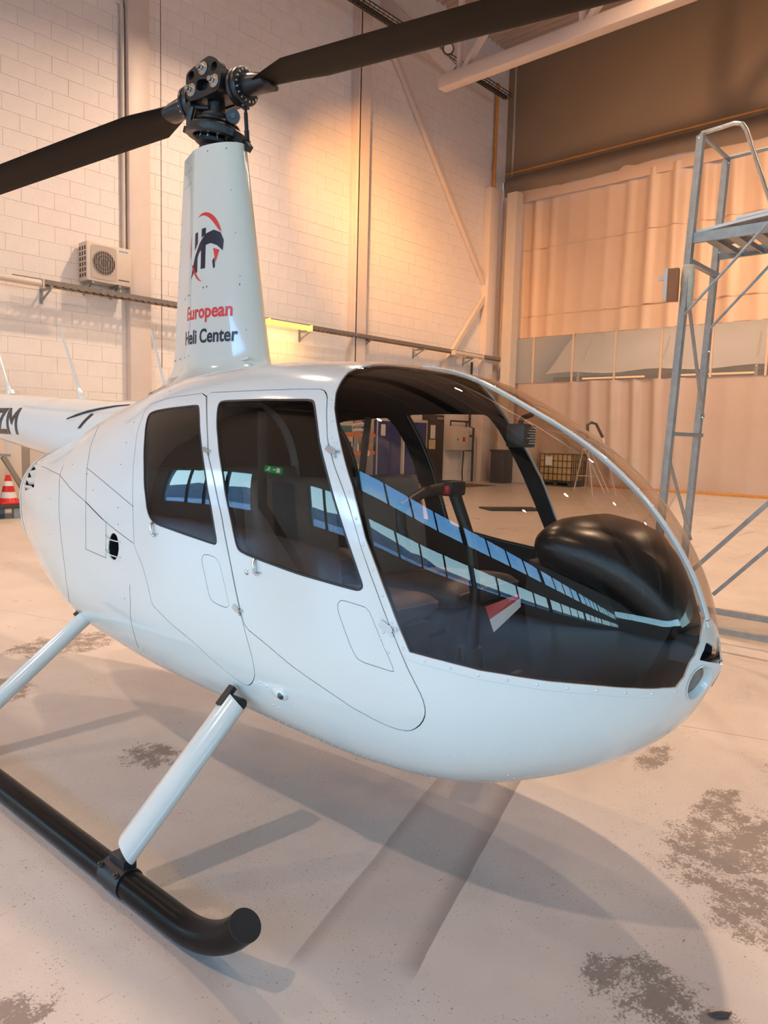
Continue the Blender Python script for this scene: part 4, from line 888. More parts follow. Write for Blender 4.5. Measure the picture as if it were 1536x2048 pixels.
# ================================================================== hangar shell
# floor: worn painted screed with bare patches, scuffs, a darker ramped strip and saw cuts
def floor_mat():
    m = bpy.data.materials.new('worn_epoxy_floor'); nt, N, L, b = nodes(m); tc = N.new('ShaderNodeTexCoord'); P = tc.outputs['Object']
    def noise(sc_, det=6, rough=.6, vec=P, stretch=None, w=0):
        if stretch: mp = N.new('ShaderNodeMapping'); mp.inputs['Scale'].default_value = stretch; mp.inputs['Rotation'].default_value = (0, 0, w); L.new(vec, mp.inputs[0]); vec = mp.outputs[0]
        n = N.new('ShaderNodeTexNoise'); n.inputs['Scale'].default_value = sc_; n.inputs['Detail'].default_value = det; n.inputs['Roughness'].default_value = rough; L.new(vec, n.inputs['Vector']); return n.outputs['Fac']
    def ramp(f, a, b_, inv=False):
        r = N.new('ShaderNodeMapRange'); r.interpolation_type = 'SMOOTHSTEP'; r.inputs['From Min'].default_value = a; r.inputs['From Max'].default_value = b_
        if inv: r.inputs['To Min'].default_value = 1; r.inputs['To Max'].default_value = 0
        L.new(f, r.inputs['Value']); return r.outputs[0]
    def mth(op, x, y=None, z=None):
        n = N.new('ShaderNodeMath'); n.operation = op; n.use_clamp = False
        for i, v in enumerate((x, y, z)):
            if v is None: continue
            if isinstance(v, (int, float)): n.inputs[i].default_value = v
            else: L.new(v, n.inputs[i])
        return n.outputs[0]
    def mix(f, a, c):
        n = N.new('ShaderNodeMixRGB')
        if isinstance(f, (int, float)): n.inputs[0].default_value = f
        else: L.new(f, n.inputs[0])
        for i, v in ((1, a), (2, c)):
            if isinstance(v, tuple): n.inputs[i].default_value = (*v, 1)
            else: L.new(v, n.inputs[i])
        return n.outputs[0]
    def dist(x, y, rx, ry):      # soft blob mask around a spot of the floor
        mp = N.new('ShaderNodeMapping'); mp.inputs['Location'].default_value = (-x/rx, -y/ry, 0); mp.inputs['Scale'].default_value = (1/rx, 1/ry, 0); L.new(P, mp.inputs[0])
        l = N.new('ShaderNodeVectorMath'); l.operation = 'LENGTH'; L.new(mp.outputs[0], l.inputs[0]); return ramp(l.outputs['Value'], .35, 1.0, True)
    base = mix(ramp(noise(.9, 4), .3, .7), (.55, .48, .42), (.63, .56, .495))
    base = mix(mth('MULTIPLY', ramp(noise(5, 6, .7), .45, .75), .25), base, (.42, .36, .32))
    # large bare patches
    blobs = None
    for q in ((1.95, .73, .22, .30), (1.90, .55, .20, .2), (2.9, .82, .62, .34), (2.6, .6, .4, .3), (3.48, 1.34, .32, .12), (3.2, .95, .35, .14), (.70, 1.88, .16, .12), (2.3, 5.1, .65, .42), (1.6, 4.45, .3, .4), (1.77, 3.05, .22, .25), (3.9, .8, .5, .2)):
        d = dist(*q); blobs = d if blobs is None else mth('MAXIMUM', blobs, d)
    fine = noise(95, 8, .78, stretch=(1, 1, 1)); mid = noise(11, 6, .7)
    wear = mth('ADD', mth('MULTIPLY', blobs, .15), mth('ADD', mth('MULTIPLY', fine, .50), mth('MULTIPLY', mid, .46)))
    wmask = ramp(wear, .60, .618)
    solid = ramp(mth('ADD', mth('MULTIPLY', blobs, .2), mth('MULTIPLY', mid, .7)), .545, .57)
    wmask = mth('MAXIMUM', wmask, mth('MULTIPLY', solid, ramp(noise(25, 5, .7), .38, .5)))
    base = mix(mth('MULTIPLY', wmask, .85), base, (.20, .155, .125))
    pits = mth('MULTIPLY', ramp(noise(120, 2, .5), .665, .69), ramp(noise(2.3, 4), .36, .58)); pits2 = mth('MULTIPLY', ramp(noise(46, 3, .6, stretch=(1, 2.4, 1), w=.9), .665, .685), ramp(noise(3.1, 3), .46, .58))
    base = mix(mth('MULTIPLY', mth('MAXIMUM', pits, pits2), .95), base, (.15, .12, .10))
    # far streaks
    st = ramp(noise(1.2, 5, .6, stretch=(.35, 3.2, 1), w=.7), .60, .68); far = ramp(mth('MULTIPLY', dist(11, 6.5, 9, 7), 1.0), .0, .5)
    base = mix(mth('MULTIPLY', mth('MULTIPLY', st, far), .45), base, (.12, .08, .06))
    # scratches
    sk = None
    for rz, sc_ in ((.4, 6), (1.5, 5)):
        s_ = ramp(noise(sc_, 3, .5, stretch=(1, 22, 1), w=rz), .70, .73); s_ = mth('MULTIPLY', s_, ramp(noise(1.7, 2), .52, .6)); sk = s_ if sk is None else mth('MAXIMUM', sk, s_)
    base = mix(mth('MULTIPLY', sk, .5), base, (.18, .14, .12))
    # the strip between two cut edges, running under the nose
    sp = N.new('ShaderNodeSeparateXYZ'); mp = N.new('ShaderNodeMapping'); mp.vector_type = 'TEXTURE'; mp.inputs['Location'].default_value = (1.38, 1.54, 0); mp.inputs['Rotation'].default_value = (0, 0, math.radians(19.1)); L.new(P, mp.inputs[0]); L.new(mp.outputs[0], sp.inputs[0])
    u, v = sp.outputs['X'], sp.outputs['Y']
    wob = mth('MULTIPLY', mth('SUBTRACT', noise(3, 3), .5), .02); v = mth('ADD', v, wob)
    inb = mth('MULTIPLY', mth('MULTIPLY', mth('GREATER_THAN', v, -.345), mth('LESS_THAN', v, 0.0)), ramp(u, -.1, .25))
    base = mix(mth('MULTIPLY', inb, .22), base, (.30, .24, .215))
    ed = mth('MULTIPLY', ramp(mth('ABSOLUTE', mth('SUBTRACT', v, -.345)), .0, .09, True), mth('MULTIPLY', mth('GREATER_THAN', v, -.345), ramp(u, .0, .1)))
    base = mix(mth('MULTIPLY', ed, .5), base, (.17, .125, .11))
    ed2 = mth('MULTIPLY', ramp(mth('ABSOLUTE', v), .0, .06, True), mth('MULTIPLY', mth('LESS_THAN', v, .004), ramp(u, -.12, .0)))
    base = mix(mth('MULTIPLY', ed2, .32), base, (.17, .125, .11))
    # saw cut to the right of the nose
    sp2 = N.new('ShaderNodeSeparateXYZ'); mp2 = N.new('ShaderNodeMapping'); mp2.vector_type = 'TEXTURE'; mp2.inputs['Location'].default_value = (4.0, 1.38, 0); mp2.inputs['Rotation'].default_value = (0, 0, math.radians(-72)); L.new(P, mp2.inputs[0]); L.new(mp2.outputs[0], sp2.inputs[0])
    cut = mth('LESS_THAN', mth('ABSOLUTE', mth('ADD', sp2.outputs['Y'], wob)), .0035)
    base = mix(mth('MULTIPLY', cut, .7), base, (.13, .09, .07))
    L.new(base, b.inputs['Base Color'])
    rg = N.new('ShaderNodeMapRange'); rg.inputs['To Min'].default_value = .22; rg.inputs['To Max'].default_value = .62; L.new(mth('MAXIMUM', wmask, mth('MULTIPLY', noise(2, 4), .4)), rg.inputs['Value']); L.new(rg.outputs[0], b.inputs['Roughness'])
    bp = N.new('ShaderNodeBump'); bp.inputs['Strength'].default_value = .12; bp.inputs['Distance'].default_value = .004; L.new(mth('SUBTRACT', mth('MULTIPLY', noise(14, 4), .6), wmask), bp.inputs['Height']); L.new(bp.outputs[0], b.inputs['Normal'])
    return m
FLOOR = floor_mat()
fl = meshobj('floor', [(XW-.3, YS-.3, 0), (XE+14, YS-.3, 0), (XE+14, YN+.3, 0), (XW-.3, YN+.3, 0), (XW-.3, YS-.3, -.2), (XE+14, YS-.3, -.2), (XE+14, YN+.3, -.2), (XW-.3, YN+.3, -.2)], [(0, 1, 2, 3), (7, 6, 5, 4), (0, 4, 5, 1), (1, 5, 6, 2), (2, 6, 7, 3), (3, 7, 4, 0)], FLOOR); struct(fl)
# north wall of large painted blocks
WALLP = mat('painted_block', (.78, .71, .66), .62, noise=.05, nscale=3, bump=.25, bscale=25)
nt, N, L, b = nodes(WALLP)
MORT = mat('painted_joint', (.74, .65, .585), .7)
mb = MB(); mb.box((XW-.3, YN, 0), (XE+14, YN+.3, ZR+.5)); wall = struct(mb.build('wall_back', MORT, None, None))
BW, BH, G = .66, .333, .0045
def block_verts(w, h, c=.0025, d=.010):
    return [(0, 0, 0), (w, 0, 0), (w, 0, h), (0, 0, h), (0, -d+c, 0), (w, -d+c, 0), (w, -d+c, h), (0, -d+c, h), (c, -d, c), (w-c, -d, c), (w-c, -d, h-c), (c, -d, h-c)], [(0, 1, 5, 4), (1, 2, 6, 5), (2, 3, 7, 6), (3, 0, 4, 7), (4, 5, 9, 8), (5, 6, 10, 9), (6, 7, 11, 10), (7, 4, 8, 11), (8, 9, 10, 11)]
bv, bf_ = block_verts(BW-G, BH-G); bme = bpy.data.meshes.new('block'); bme.from_pydata(bv, [], bf_); bme.materials.append(WALLP)
cells = []
for r in range(int(ZR/BH)+1):
    for c in range(-1, 52):
        x = XW+c*BW+(BW/2 if r % 2 else 0)
        if x < XW-.3 or x > XE-.9: continue
        cells.append((x, r*BH))
seenb = sorted([c for c in cells if 5.6 < c[0] < 22.3 and c[1] > 2.9 and not (12.2 < c[0] < 13.0 and c[1] < 4.4)], key=lambda c: (c[0]-0)**2+(c[1]-1.5)**2)[:300]
ks = set(seenb); mb = MB()
for x, z in cells:
    j = random.uniform(-.0025, .0025)
    if (x, z) in ks:
        o = link(bpy.data.objects.new('block', bme), wall); o.location = (x+G/2, YN+j, z+G/2)
    else: mb.add([(x+G/2+v[0], YN+j+v[1], z+G/2+v[2]) for v in bv], bf_)
mb.build('block_field', WALLP, wall, None, 'stuff')
YF = YN-.013
# wall columns
def hcol(name, x0, x1, y, m=STRUC, z1=13.6, groove=False):
    mb = MB()
    if groove:
        mb.box((x0+.012, y, 0), (x1, YF, z1)); mb.box((x0, y, 0), (x0+.05, y+.07, z1)); mb.box((x0, y+.12, 0), (x0+.05, y+.16, z1)); mb.box((x0, y+.27, 0), (x0+.05, YF, z1))
    else: mb.box((x0, y, 0), (x1, YF, z1), None, .01)
    return struct(mb.build(name, m))
hcol('trim_1', 8.62, 9.13, YN-.22); hcol('trim_2', 15.58, 16.02, YN-.36, groove=True); hcol('trim_3', 22.25, 22.75, YN-.30, z1=10.3)
mb = MB(); mb.box((22.95, YN-.9, 0), (23.35, YN-.5, 10.2)); struct(mb.build('trim_4', CREAM))
mb = MB(); mb.box((9.515, YF-.004, 3), (9.53, YF+.004, 13.5)); struct(mb.build('trim_5', mat('crack', (.20, .13, .09), .8, noise=.9, nscale=3)))
mb = MB(); mb.tube([(8.56, YF-.05, 10.45), (8.54, YF-.06, 10.6), (8.40, YF-.06, 10.66), (8.32, YF-.05, 10.66)], .05, 10); mb.tube([(8.56, YF-.06, 10.5), (8.56, YF-.06, 5.3)], .048, 12); mb.box((8.53, YF-.11, 5.0), (8.615, YF, 5.32))
tag(mb.build('downpipe', CREAM), 'cream pipe duct running down the block wall beside the first column', 'pipe')
# braces on the north wall
mb = MB(); mb.bar((17.15, YF-.10, 12.9), (22.55, YF-.10, 6.72), .15, .15, (0, 1, 0)); tag(mb.build('wall_brace', STRUC), 'long white steel brace descending from the eaves to the corner column', 'brace')
mb = MB(); mb.bar((22.50, YF-.10, 6.75), (19.2, YF-.10, 2.9), .15, .15, (0, 1, 0)); tag(mb.build('wall_brace', STRUC), 'short white steel brace rising from the left to the corner column', 'brace')
# roof: ribbed deck, trusses
DECK = mat('roof_deck', (.50, .38, .30), .5, noise=.06, nscale=2); mb = MB(); V, F = [], []
prof = []
x = XW-.3
while x < XE+.4: prof += [(x, ZR), (x+.11, ZR), (x+.14, ZR+.07), (x+.25, ZR+.07), (x+.28, ZR)]; x += .28
n = len(prof)
for y in (YN+.3, YS-.3): V += [(a, y, z) for a, z in prof]
F = [(k, k+1, n+k+1, n+k) for k in range(n-1)]; V += [(XW-.3, YN+.3, ZR+.3), (XE+.4, YN+.3, ZR+.3), (XE+.4, YS-.3, ZR+.3), (XW-.3, YS-.3, ZR+.3)]; F.append((2*n, 2*n+1, 2*n+2, 2*n+3))
struct(meshobj('ceiling', V, F, DECK, None, None))
def truss(x):
    t = thing('roof_truss', 'white steel roof truss with a square bottom chord crossing above the rotor' if abs(x-16.8) < .1 else 'white steel roof truss of square tubes further along the hangar roof', 'truss', (x, 0, 0), 0, 'roof trusses' if abs(x-16.8) > .1 else None)
    mb = MB(); mb.box((-.17, YS+2, 11.03), (.17, 13.5, 11.38), None, .03); mb.build('bottom_chord', STRUC, t)
    mb = MB(); mb.box((-.15, YS, 14.85), (.15, YN, 15.15)); mb.build('top_chord', STRUC, t)
    mb = MB(); mb.bar((0, 13.05, 11.40), (0, 15.75, 14.2), .30, .22, (1, 0, 0)); mb.build('end_diagonal', STRUC, t)
    ys = [12.9]
    while ys[-1] > YS+6: ys.append(ys[-1]-3.6)
    for i, y in enumerate(ys):
        mb = MB(); mb.bar((0, y, 11.38), (0, y, 14.9), .12, .12, (1, 0, 0)); mb.build('web_post', STRUC, t)
        mb = MB(); mb.bar((0, y-.15, 11.38), (0, y-3.4, 14.9), .14, .14, (1, 0, 0)); mb.build('web_diagonal', STRUC, t)
    return t
for x in (16.8, 9.1, 1.4, -6.3): truss(x)
# wire cable ladder under the eaves and floodlight on the truss
BLKW = mat('black_wire', (.05, .035, .025), .5)
mb = MB(); y0, z0 = 15.0, 13.1; x0, x1 = 9.0, 22.3
for dy, dz in ((-.15, 0), (.15, 0), (-.05, -.03), (.05, -.03), (-.17, .08), (.17, .08)): mb.bar((x0, y0+dy, z0+dz), (x1, y0+dy, z0+dz), .022, .022)
x = x0
while x < x1:
    mb.tube([(x, y0-.17, z0+.08), (x, y0-.15, z0), (x, y0, z0-.03), (x, y0+.15, z0), (x, y0+.17, z0+.08)], .011, 4); x += .19
tag(mb.build('wire_cable_ladder', BLKW, None, None), 'black wire cable ladder hung under the roof along the block wall', 'cable ladder')
mb = MB(); mb.tube([(14.5, 15.02, 13.12), (17, 15.0, 13.1), (20, 15.04, 13.12), (22.2, 15.0, 13.1)], .05, 6); tag(mb.build('cable_bundle', RUB), 'dark cables lying in the wire ladder near the roof', 'cable')
fx = thing('round_floodlight', 'small round lamp fixed beside the first truss post under the roof', 'lamp'); mb = MB(); mb.lathe([(.0, .02), (.13, .02), (.16, -.02), (.12, -.14), (.05, -.2)], (16.6, 13.15, 11.95), (-.7, -.65, -.2), 20); mb.build('housing', DARKM, fx); mb = MB(); mb.lathe([(.0, .024), (.12, .024)], (16.6, 13.15, 11.95), (-.7, -.65, -.2), 20); mb.build('lens', mat('lamp_lens', (.7, .6, .5), .1), fx)
# cable tray with brackets, strip lights
mb = MB(); mb.box((6.0, 15.30, 4.36), (23.4, 15.32, 4.47)); mb.box((6.0, 15.50, 4.36), (23.4, 15.52, 4.47)); x = 6.0
while x < 23.3: mb.box((x, 15.30, 4.36), (x+.06, 15.52, 4.375)); x += .16
ty = mb.build('cable_tray', mat('tray_steel', (.24, .20, .17), .5, metal=.4, noise=.3, nscale=10), None, None); tag(ty, 'long perforated steel cable tray running along the block wall', 'cable tray')
for x in (6.75, 10.2, 13.75, 16.1, 18.6, 21.3):
    mb = MB(); mb.bar((x, YF, 4.32), (x, 15.28, 4.33), .035, .05); mb.bar((x, YF, 4.10), (x, 15.30, 4.32), .03, .03); mb.box((x-.03, YF-.02, 4.05), (x+.03, YF+.001, 4.38)); mb.build('tray_bracket', GALV, ty)
mb = MB(); mb.tube([(6.0, 15.41, 4.40), (10, 15.40, 4.40), (15, 15.42, 4.40), (23, 15.41, 4.40)], .035, 6); mb.build('tray_cable', BLKW, ty)
def strip(x0, x1, m, lab, lit=False):
    t = thing('strip_light', lab, 'strip light', (x0, 15.215, 4.38), 0, None); L_ = x1-x0
    mb = MB(); mb.box((0, -.02, -.02), (L_, .06, .05), None, .008); mb.build('housing', CREAM, t)
    mb = MB(); V = []; n = 12
    for xx in (0.01, L_-.01):
        for k in range(n): a = 2*PI*k/n; V.append((xx, -.03+.075*math.cos(a), -.03+.065*math.sin(a)))
    mb.add(V, [(k, (k+1) % n, n+(k+1) % n, n+k) for k in range(n)]+[tuple(range(n))[::-1], tuple(range(n, 2*n))]); mb.build('diffuser', m, t)
    for u_ in (-.03, L_): mb = MB(); mb.box((u_, -.11, -.10), (u_+.03, .06, .05)); mb.build('end_cap', m if lit else CREAM, t)
    return t
strip(5.0, 6.5, CREAM, 'unlit cream strip light on the cable tray at the left edge'); strip(12.2, 13.6, YEL, 'lit yellow strip light on the block wall beside the mast fairing', True); strip(20.0, 21.6, CREAM, 'unlit white strip light on the cable tray near the corner brace')
l = area('strip_light_glow', (12.9, 15.10, 4.26), (math.radians(20), 0, 0), 1.3, .12, 24, (1.0, .55, .14)); 
# air conditioner on the block wall
AC = thing('air_conditioner', 'cream outdoor air conditioning unit with a round fan grille on the block wall', 'air conditioner', (7.52, 15.35, 4.62))
mb = MB(); mb.box((0, 0, 0), (1.0, .38, .80), None, .02); mb.build('casing', CREAM, AC)
mb = MB(); V = []; sq = smooth_closed([(.10, .06), (.62, .06), (.66, .10), (.66, .70), (.62, .75), (.14, .75), (.08, .70), (.08, .12)]); mb.prism(sq, lambda x, z: Vector((x, -.012, z)), lambda x, z: Vector((x, .0, z))); fs = mb.build('fan_surround', mat('beige_plastic', (.45, .38, .32), .5), AC)
mb = MB(); mb.lathe([(.0, 0), (.25, 0), (.27, -.01)], (.37, -.013, .40), (0, -1, 0), 30); mb.build('fan_opening', DARKM, fs)
mb = MB()
for k in range(13): u = -.24+.04*k; h = math.sqrt(.255**2-u*u); mb.box((.37+u-.004, -.030, .40-h), (.37+u+.004, -.024, .40+h))
for k in range(3): mb.lathe([(.10+.07*k, .018), (.106+.07*k, .018)], (.37, -.010, .40), (0, -1, 0), 28)
mb.build('fan_grille', mat('beige_plastic', (.45, .38, .32), .5), fs)
mb = MB()
for r in range(3):
    for k in range(6): mb.box((-.004, .05+.11*r, .08+.11*k), (.0, .11+.11*r, .16+.11*k))
mb.build('side_vent', DARKM, AC)
mb = MB(); mb.box((.72, -.003, .70), (.93, .0, .735)); mb.build('maker_mark', mat('pale_blue_print', (.25, .38, .55), .5), AC); mb = MB(); mb.box((.70, -.003, .10), (.95, .0, .12)); mb.build('spec_label', DARKM, AC)
for x in (.12, .72): mb = MB(); mb.bar((x, .40, -.02), (x, -.02, -.03), .05, .04); mb.bar((x, .42, -.25), (x, .06, -.04), .03, .03); mb.build('bracket', GALV, AC)
mb = MB()
for k in range(3): mb = MB(); mb.tube([(1.03+.02*k, .36, .44), (1.05+.02*k, .30, .35), (1.04-.02*k, .30, .2), (1.0, .30, .10+.05*k), (.96, .25, -.02)], .012, 6); mb.build('refrigerant_pipe', CREAM, AC)

# ================================================================== curtain wall on the right
TARP = mat('brown_tarpaulin', (.27, .19, .12), .42, noise=.05, nscale=1.5, bump=.7, bscale=1.1, stretch=(1, .35, 1.2))
CURT = mat('tan_pvc_curtain', (.66, .46, .315), .48, noise=.04, nscale=2)
CURTL = mat('pale_pvc_curtain', (.50, .37, .295), .5, noise=.05, nscale=2)
ORN = mat('orange_pipe', (.62, .27, .06), .35, noise=.2, nscale=8)
def pleated(name, y0, y1, z0, z1, m, parent, amp=.05, per=.55, seed=0, x=XE, bulge=0., dens=.05, hem=0.):
    rnd = random.Random(seed); ph = [rnd.uniform(0, 6.28) for _ in range(6)]; ny = int(abs(y1-y0)/dens); nz_ = 14; V = []
    for i in range(nz_+1):
        z = z0+(z1-z0)*i/nz_
        for j in range(ny+1):
            y = y0+(y1-y0)*j/ny; t = (z-z0)/(z1-z0)
            yy = y+.12*math.sin(y*.6+ph[0])*(1-t); f = math.sin(2*PI*yy/per+ph[1]+1.6*math.sin(yy*.55+ph[2])); f = (f*.5+.5)**2.2
            a = amp*(.55+.45*math.sin(yy*.9+ph[3]))*(.75+.5*t)
            V.append((x-a*f-.5*a*math.sin(yy*2.2+ph[4])+bulge*math.sin(PI*t)*math.sin(y*.5+ph[5])+hem*max(0, .12-t)*math.sin(y*1.7)*4, y, z))
    F = [(i*(ny+1)+j, i*(ny+1)+j+1, (i+1)*(ny+1)+j+1, (i+1)*(ny+1)+j) for i in range(nz_) for j in range(ny)]
    return meshobj(name, V, F, m, parent, 1.5)
cw = thing('dividing_curtain', 'tall tan curtain wall with a clear window band and dark tarpaulin above', 'curtain', (0, 0, 0))
TY0, TY1 = 16.1, YS
V = []; ny, nz_ = 120, 16
for i in range(nz_+1):
    t = i/nz_; z = 10.95+(ZR-10.95)*t
    for j in range(ny+1):
        y = 15.75+(TY1-15.75)*j/ny; V.append((XE-.10+.13*math.sin(PI*t)*(.6+.4*math.sin(y*.7))+.05*math.sin(y*1.3+z*1.1)*math.sin(PI*t)*(1-t), y, z))
meshobj('upper_tarpaulin', V, [(i*(ny+1)+j, i*(ny+1)+j+1, (i+1)*(ny+1)+j+1, (i+1)*(ny+1)+j) for i in range(nz_) for j in range(ny)], TARP, cw, 3.2)
V = []
for i in range(9):
    t = i/8; z = 10.97-.62*t
    for j in range(ny*2+1):
        y = 15.75+(TY1-15.75)*j/(ny*2); V.append((XE-.14-.16*math.sin(PI*t)-.05*math.sin(y*2.1)*t+.03*math.sin(y*5+2)*t, y, z-.05*math.sin(y*1.1)*t))
meshobj('sagging_fold', V, [(i*(ny*2+1)+j, i*(ny*2+1)+j+1, (i+1)*(ny*2+1)+j+1, (i+1)*(ny*2+1)+j) for i in range(8) for j in range(ny*2)], TARP, cw, 3.2)
pleated('valance', 15.6, TY1, 9.98, 10.45, CURT, cw, .04, .9, 3, XE-.10, dens=.1)
pleated('curtain_body', 15.25, TY1, 5.2, 10.2, CURT, cw, .16, .75, 5, XE+.04)
for z in (5.95, 8.3):
    mb = MB(); mb.box((XE-.20, TY1, z), (XE-.19, 15.2, z+.03)) if False else None
    pleated('welded_seam', 15.25, TY1, z, z+.035, mat('seam_tan', (.60, .42, .285), .5), cw, .16, .75, 5, XE+.025)
pleated('lower_curtain', 15.15, TY1, .06, 3.6, CURTL, cw, .12, .8, 8, XE+.03, hem=.09)
pleated('gathered_curtain', 16.0, 15.2, 3.2, 10.1, CURT, cw, .22, .17, 11, XE-.10, dens=.012)
mb = MB(); mb.box((XE-.01, TY1, 3.58), (XE+.0, 15.2, 5.22)); mb.build('clear_band', PVC, cw, None)
y = 14.40-1.58*0
k = 0
while y > -20:
    mb = MB(); mb.box((XE-.03, y-.03, 3.58), (XE+.01, y+.03, 5.22)); mb.build('window_rib', CURT, cw, None); y -= 1.56
def pipe(a, b_, lab, r=.035): mb = MB(); mb.tube([a, b_], r, 10); return tag(mb.build('orange_pipe', ORN), lab, 'pipe')
pipe((XE-.30, 15.7, 11.04), (XE-.30, YS, 11.04), 'orange pipe stretched along the lower hem of the dark tarpaulin'); pipe((XE-.28, 15.75, 14.74), (XE-.28, YS, 14.74), 'orange pipe along the top of the dark tarpaulin under the roof')
pipe((XE-1.05, YF-.10, 10.35), (XE-1.05, YF-.10, 13.9), 'upright orange pipe in the corner at the edge of the tarpaulin', .06)
mb = MB(); mb.box((XE-.10, YS, 0), (XE+.06, 14.9, .075), None, .01); struct(mb.build('baseboard_right', ORN))
# beyond the curtain: plastic sheeted tent, dark wall band, warm lamps
SHEET = mat('white_plastic_sheet', (.80, .76, .72), .28, noise=.05, nscale=2, bump=.9, bscale=2.5, spec=.8)
tn = thing('plastic_tent', 'white plastic sheeted tent roof seen through the clear band of the curtain', 'tent')
V = []; ny, nx = 60, 14
for i in range(nx+1):
    for j in range(ny+1): y = 15-30*j/ny; V.append((25.6+5*i/nx, y, 4.08+.78*5*i/nx*(1)+.05*math.sin(y*1.9+i)))
meshobj('sheet', V, [(i*(ny+1)+j, i*(ny+1)+j+1, (i+1)*(ny+1)+j+1, (i+1)*(ny+1)+j) for i in range(nx) for j in range(ny)], SHEET, tn, 3.2)
for y in (13.6, 10.5, 7.4, 4.3):
    mb = MB(); mb.bar((25.55, y, 4.02), (30.5, y+1.2, 7.9), .06, .06); mb.build('rafter', STRUC, tn); mb = MB(); mb.bar((25.55, y, 0), (25.55, y, 4.05), .08, .08); mb.build('post', STRUC, tn)
mb = MB(); mb.box((26.2, -16, 0), (26.3, 15, 4.0)); mb.build('tent_wall', mat('grey_tent_wall', (.20, .17, .155), .6), tn, None)
mb = MB(); mb.box((34.5, YS, 0), (34.8, YN+.3, ZR)); struct(mb.build('wall_right', CREAM)); mb = MB(); mb.box((XE+.4, YS, 10.6), (34.8, YN, 10.8)); struct(mb.build('ceiling_far', CREAM))
area('tent_lamp', (24.9, 10, 9.5), (0, 0, 0), 1.2, 6, 260, (1.0, .80, .64)); area('tent_lamp', (24.9, 3, 9.5), (0, 0, 0), 1.2, 6, 200, (1.0, .80, .64))
for y in (12.6, 8.9):
    mb = MB(); mb.box((25.9, y-1.4, 3.86), (25.95, y+1.0, 3.92)); tag(mb.build('warm_tube_lamp', mat('warm_tube', (1, .7, .4), .4, emit=(1, .55, .25), estr=1.4)), 'warm glowing tube behind the curtain band, %s of the two' % ('left' if y > 10 else 'right'), 'lamp')

# ================================================================== north wall furniture seen through the cabin
LB = mat('blue_locker_door', (.02, .035, .14), .35, noise=.05)
def locker(x, lab, note):
    t = thing('blue_locker', lab, 'locker', (x, 14.75, 0))
    mb = MB(); mb.box((0, 0, 0), (1.15, .5, 2.06), None, .01); mb.build('carcass', CREAM, t)
    for s_ in (0, 1):
        mb = MB(); mb.box((.07+.51*s_, -.02, .10), (.565+.51*s_, .0, 1.98), None, .004); d = mb.build('door', LB, t)
        mb = MB(); mb.cyl((.53+.09*s_, -.02, 1.0), (.53+.09*s_, -.045, 1.0), .015, n=8); mb.build('knob', STEEL, d)
    if note: mb = MB(); mb.box((.17, -.026, 1.55), (.36, -.021, 1.88)); mb.build('notice', PAPER, t)
locker(15.85, 'blue two-door locker with a white notice beside the orange shelving', True); locker(17.05, 'plain blue two-door locker nearer to the black door', False)
# orange beam shelving with its goods
sh = thing('pallet_shelving', 'orange and blue steel shelving standing left of the lockers', 'shelving', (14.05, 14.6, 0))
for x in (.02, 1.62):
    for y in (.03, .5): mb = MB(); mb.box((x-.03, y-.03, 0), (x+.03, y+.03, 2.0)); mb.build('upright', LB, sh)
for z in (.08, 1.0, 1.50):
    mb = MB(); mb.box((.04, .0, z), (1.6, .03, z+.10)); mb.build('beam', ORANGE, sh); mb = MB(); mb.box((.04, .03, z+.08), (1.6, .5, z+.10)); mb.build('shelf_board', GALV, sh)
    if z > .5: mb = MB(); mb.box((1.12, -.004, z-.04), (1.36, .0, z+.12)); mb.build('shelf_label', PAPER, sh)
def top(name, mb, m, lab, cat, group=None): return tag(mb.build(name, m), lab, cat, group)
BX = lambda a, b_, be=.0: MB().box(a, b_, None, be)
top('storage_tub', BX((14.30, 14.62, 1.61), (14.72, 15.0, 1.80), .02), mat('teal_plastic', (.05, .16, .16), .4), 'teal plastic tub with a white lid on the top shelf', 'tub')
mb = MB(); mb.tube([(14.9, 14.8, 1.66), (15.3, 14.78, 1.68), (15.62, 14.8, 1.67)], .055, 8); mb.tube([(14.85, 14.8, 1.80), (15.2, 14.85, 1.86), (15.62, 14.8, 1.84)], [.04, .08, .05], 10); top('rolled_sheet', mb, WHITEP, 'white rolled sheets lying across the top shelf', 'roll')
mb = MB(); mb.tube([(14.8, 14.8, 1.97), (15.2, 14.8, 2.03), (15.6, 14.8, 2.02)], [.04, .07, .05], 8); top('orange_bag', mb, RED, 'red bag on the very top of the shelving', 'bag')
top('cardboard_box', BX((15.25, 14.62, 1.10), (15.58, 14.95, 1.34), .005), mat('cardboard', (.36, .22, .11), .7), 'brown cardboard box at the right end of the middle shelf', 'box')
for i, (x, h, m_) in enumerate(((14.90, .20, mat('pale_blue_plastic', (.25, .38, .42), .3)), (15.05, .27, WHITEP))):
    mb = MB(); mb.lathe([(0, 0), (.045, 0), (.045, h*.7), (.02, h*.8), (.02, h), (0, h)], (x, 14.72, 1.10), (0, 0, 1), 14); top('bottle', mb, m_, ('pale blue' if i == 0 else 'taller white')+' bottle on the middle shelf beside the cardboard box', 'bottle')
mb = MB(); mb.box((14.42, 14.62, 1.105), (14.78, 14.95, 1.20)); mb.box((14.45, 14.64, 1.20), (14.72, 14.92, 1.36)); top('folded_cloth', mb, LB, 'dark blue folded cloths on the left of the middle shelf', 'cloth')
mb = MB(); bm = bmesh.new(); bmesh.ops.create_icosphere(bm, subdivisions=3, radius=1)
for v in bm.verts: n_ = 1+.12*math.sin(v.co.x*7+v.co.z*5)+.08*math.sin(v.co.y*11); v.co = Vector((v.co.x*.30*n_*(1-.35*max(v.co.z, 0)), v.co.y*.2*n_, v.co.z*.27*n_))+Vector((15.0, 14.84, .51))
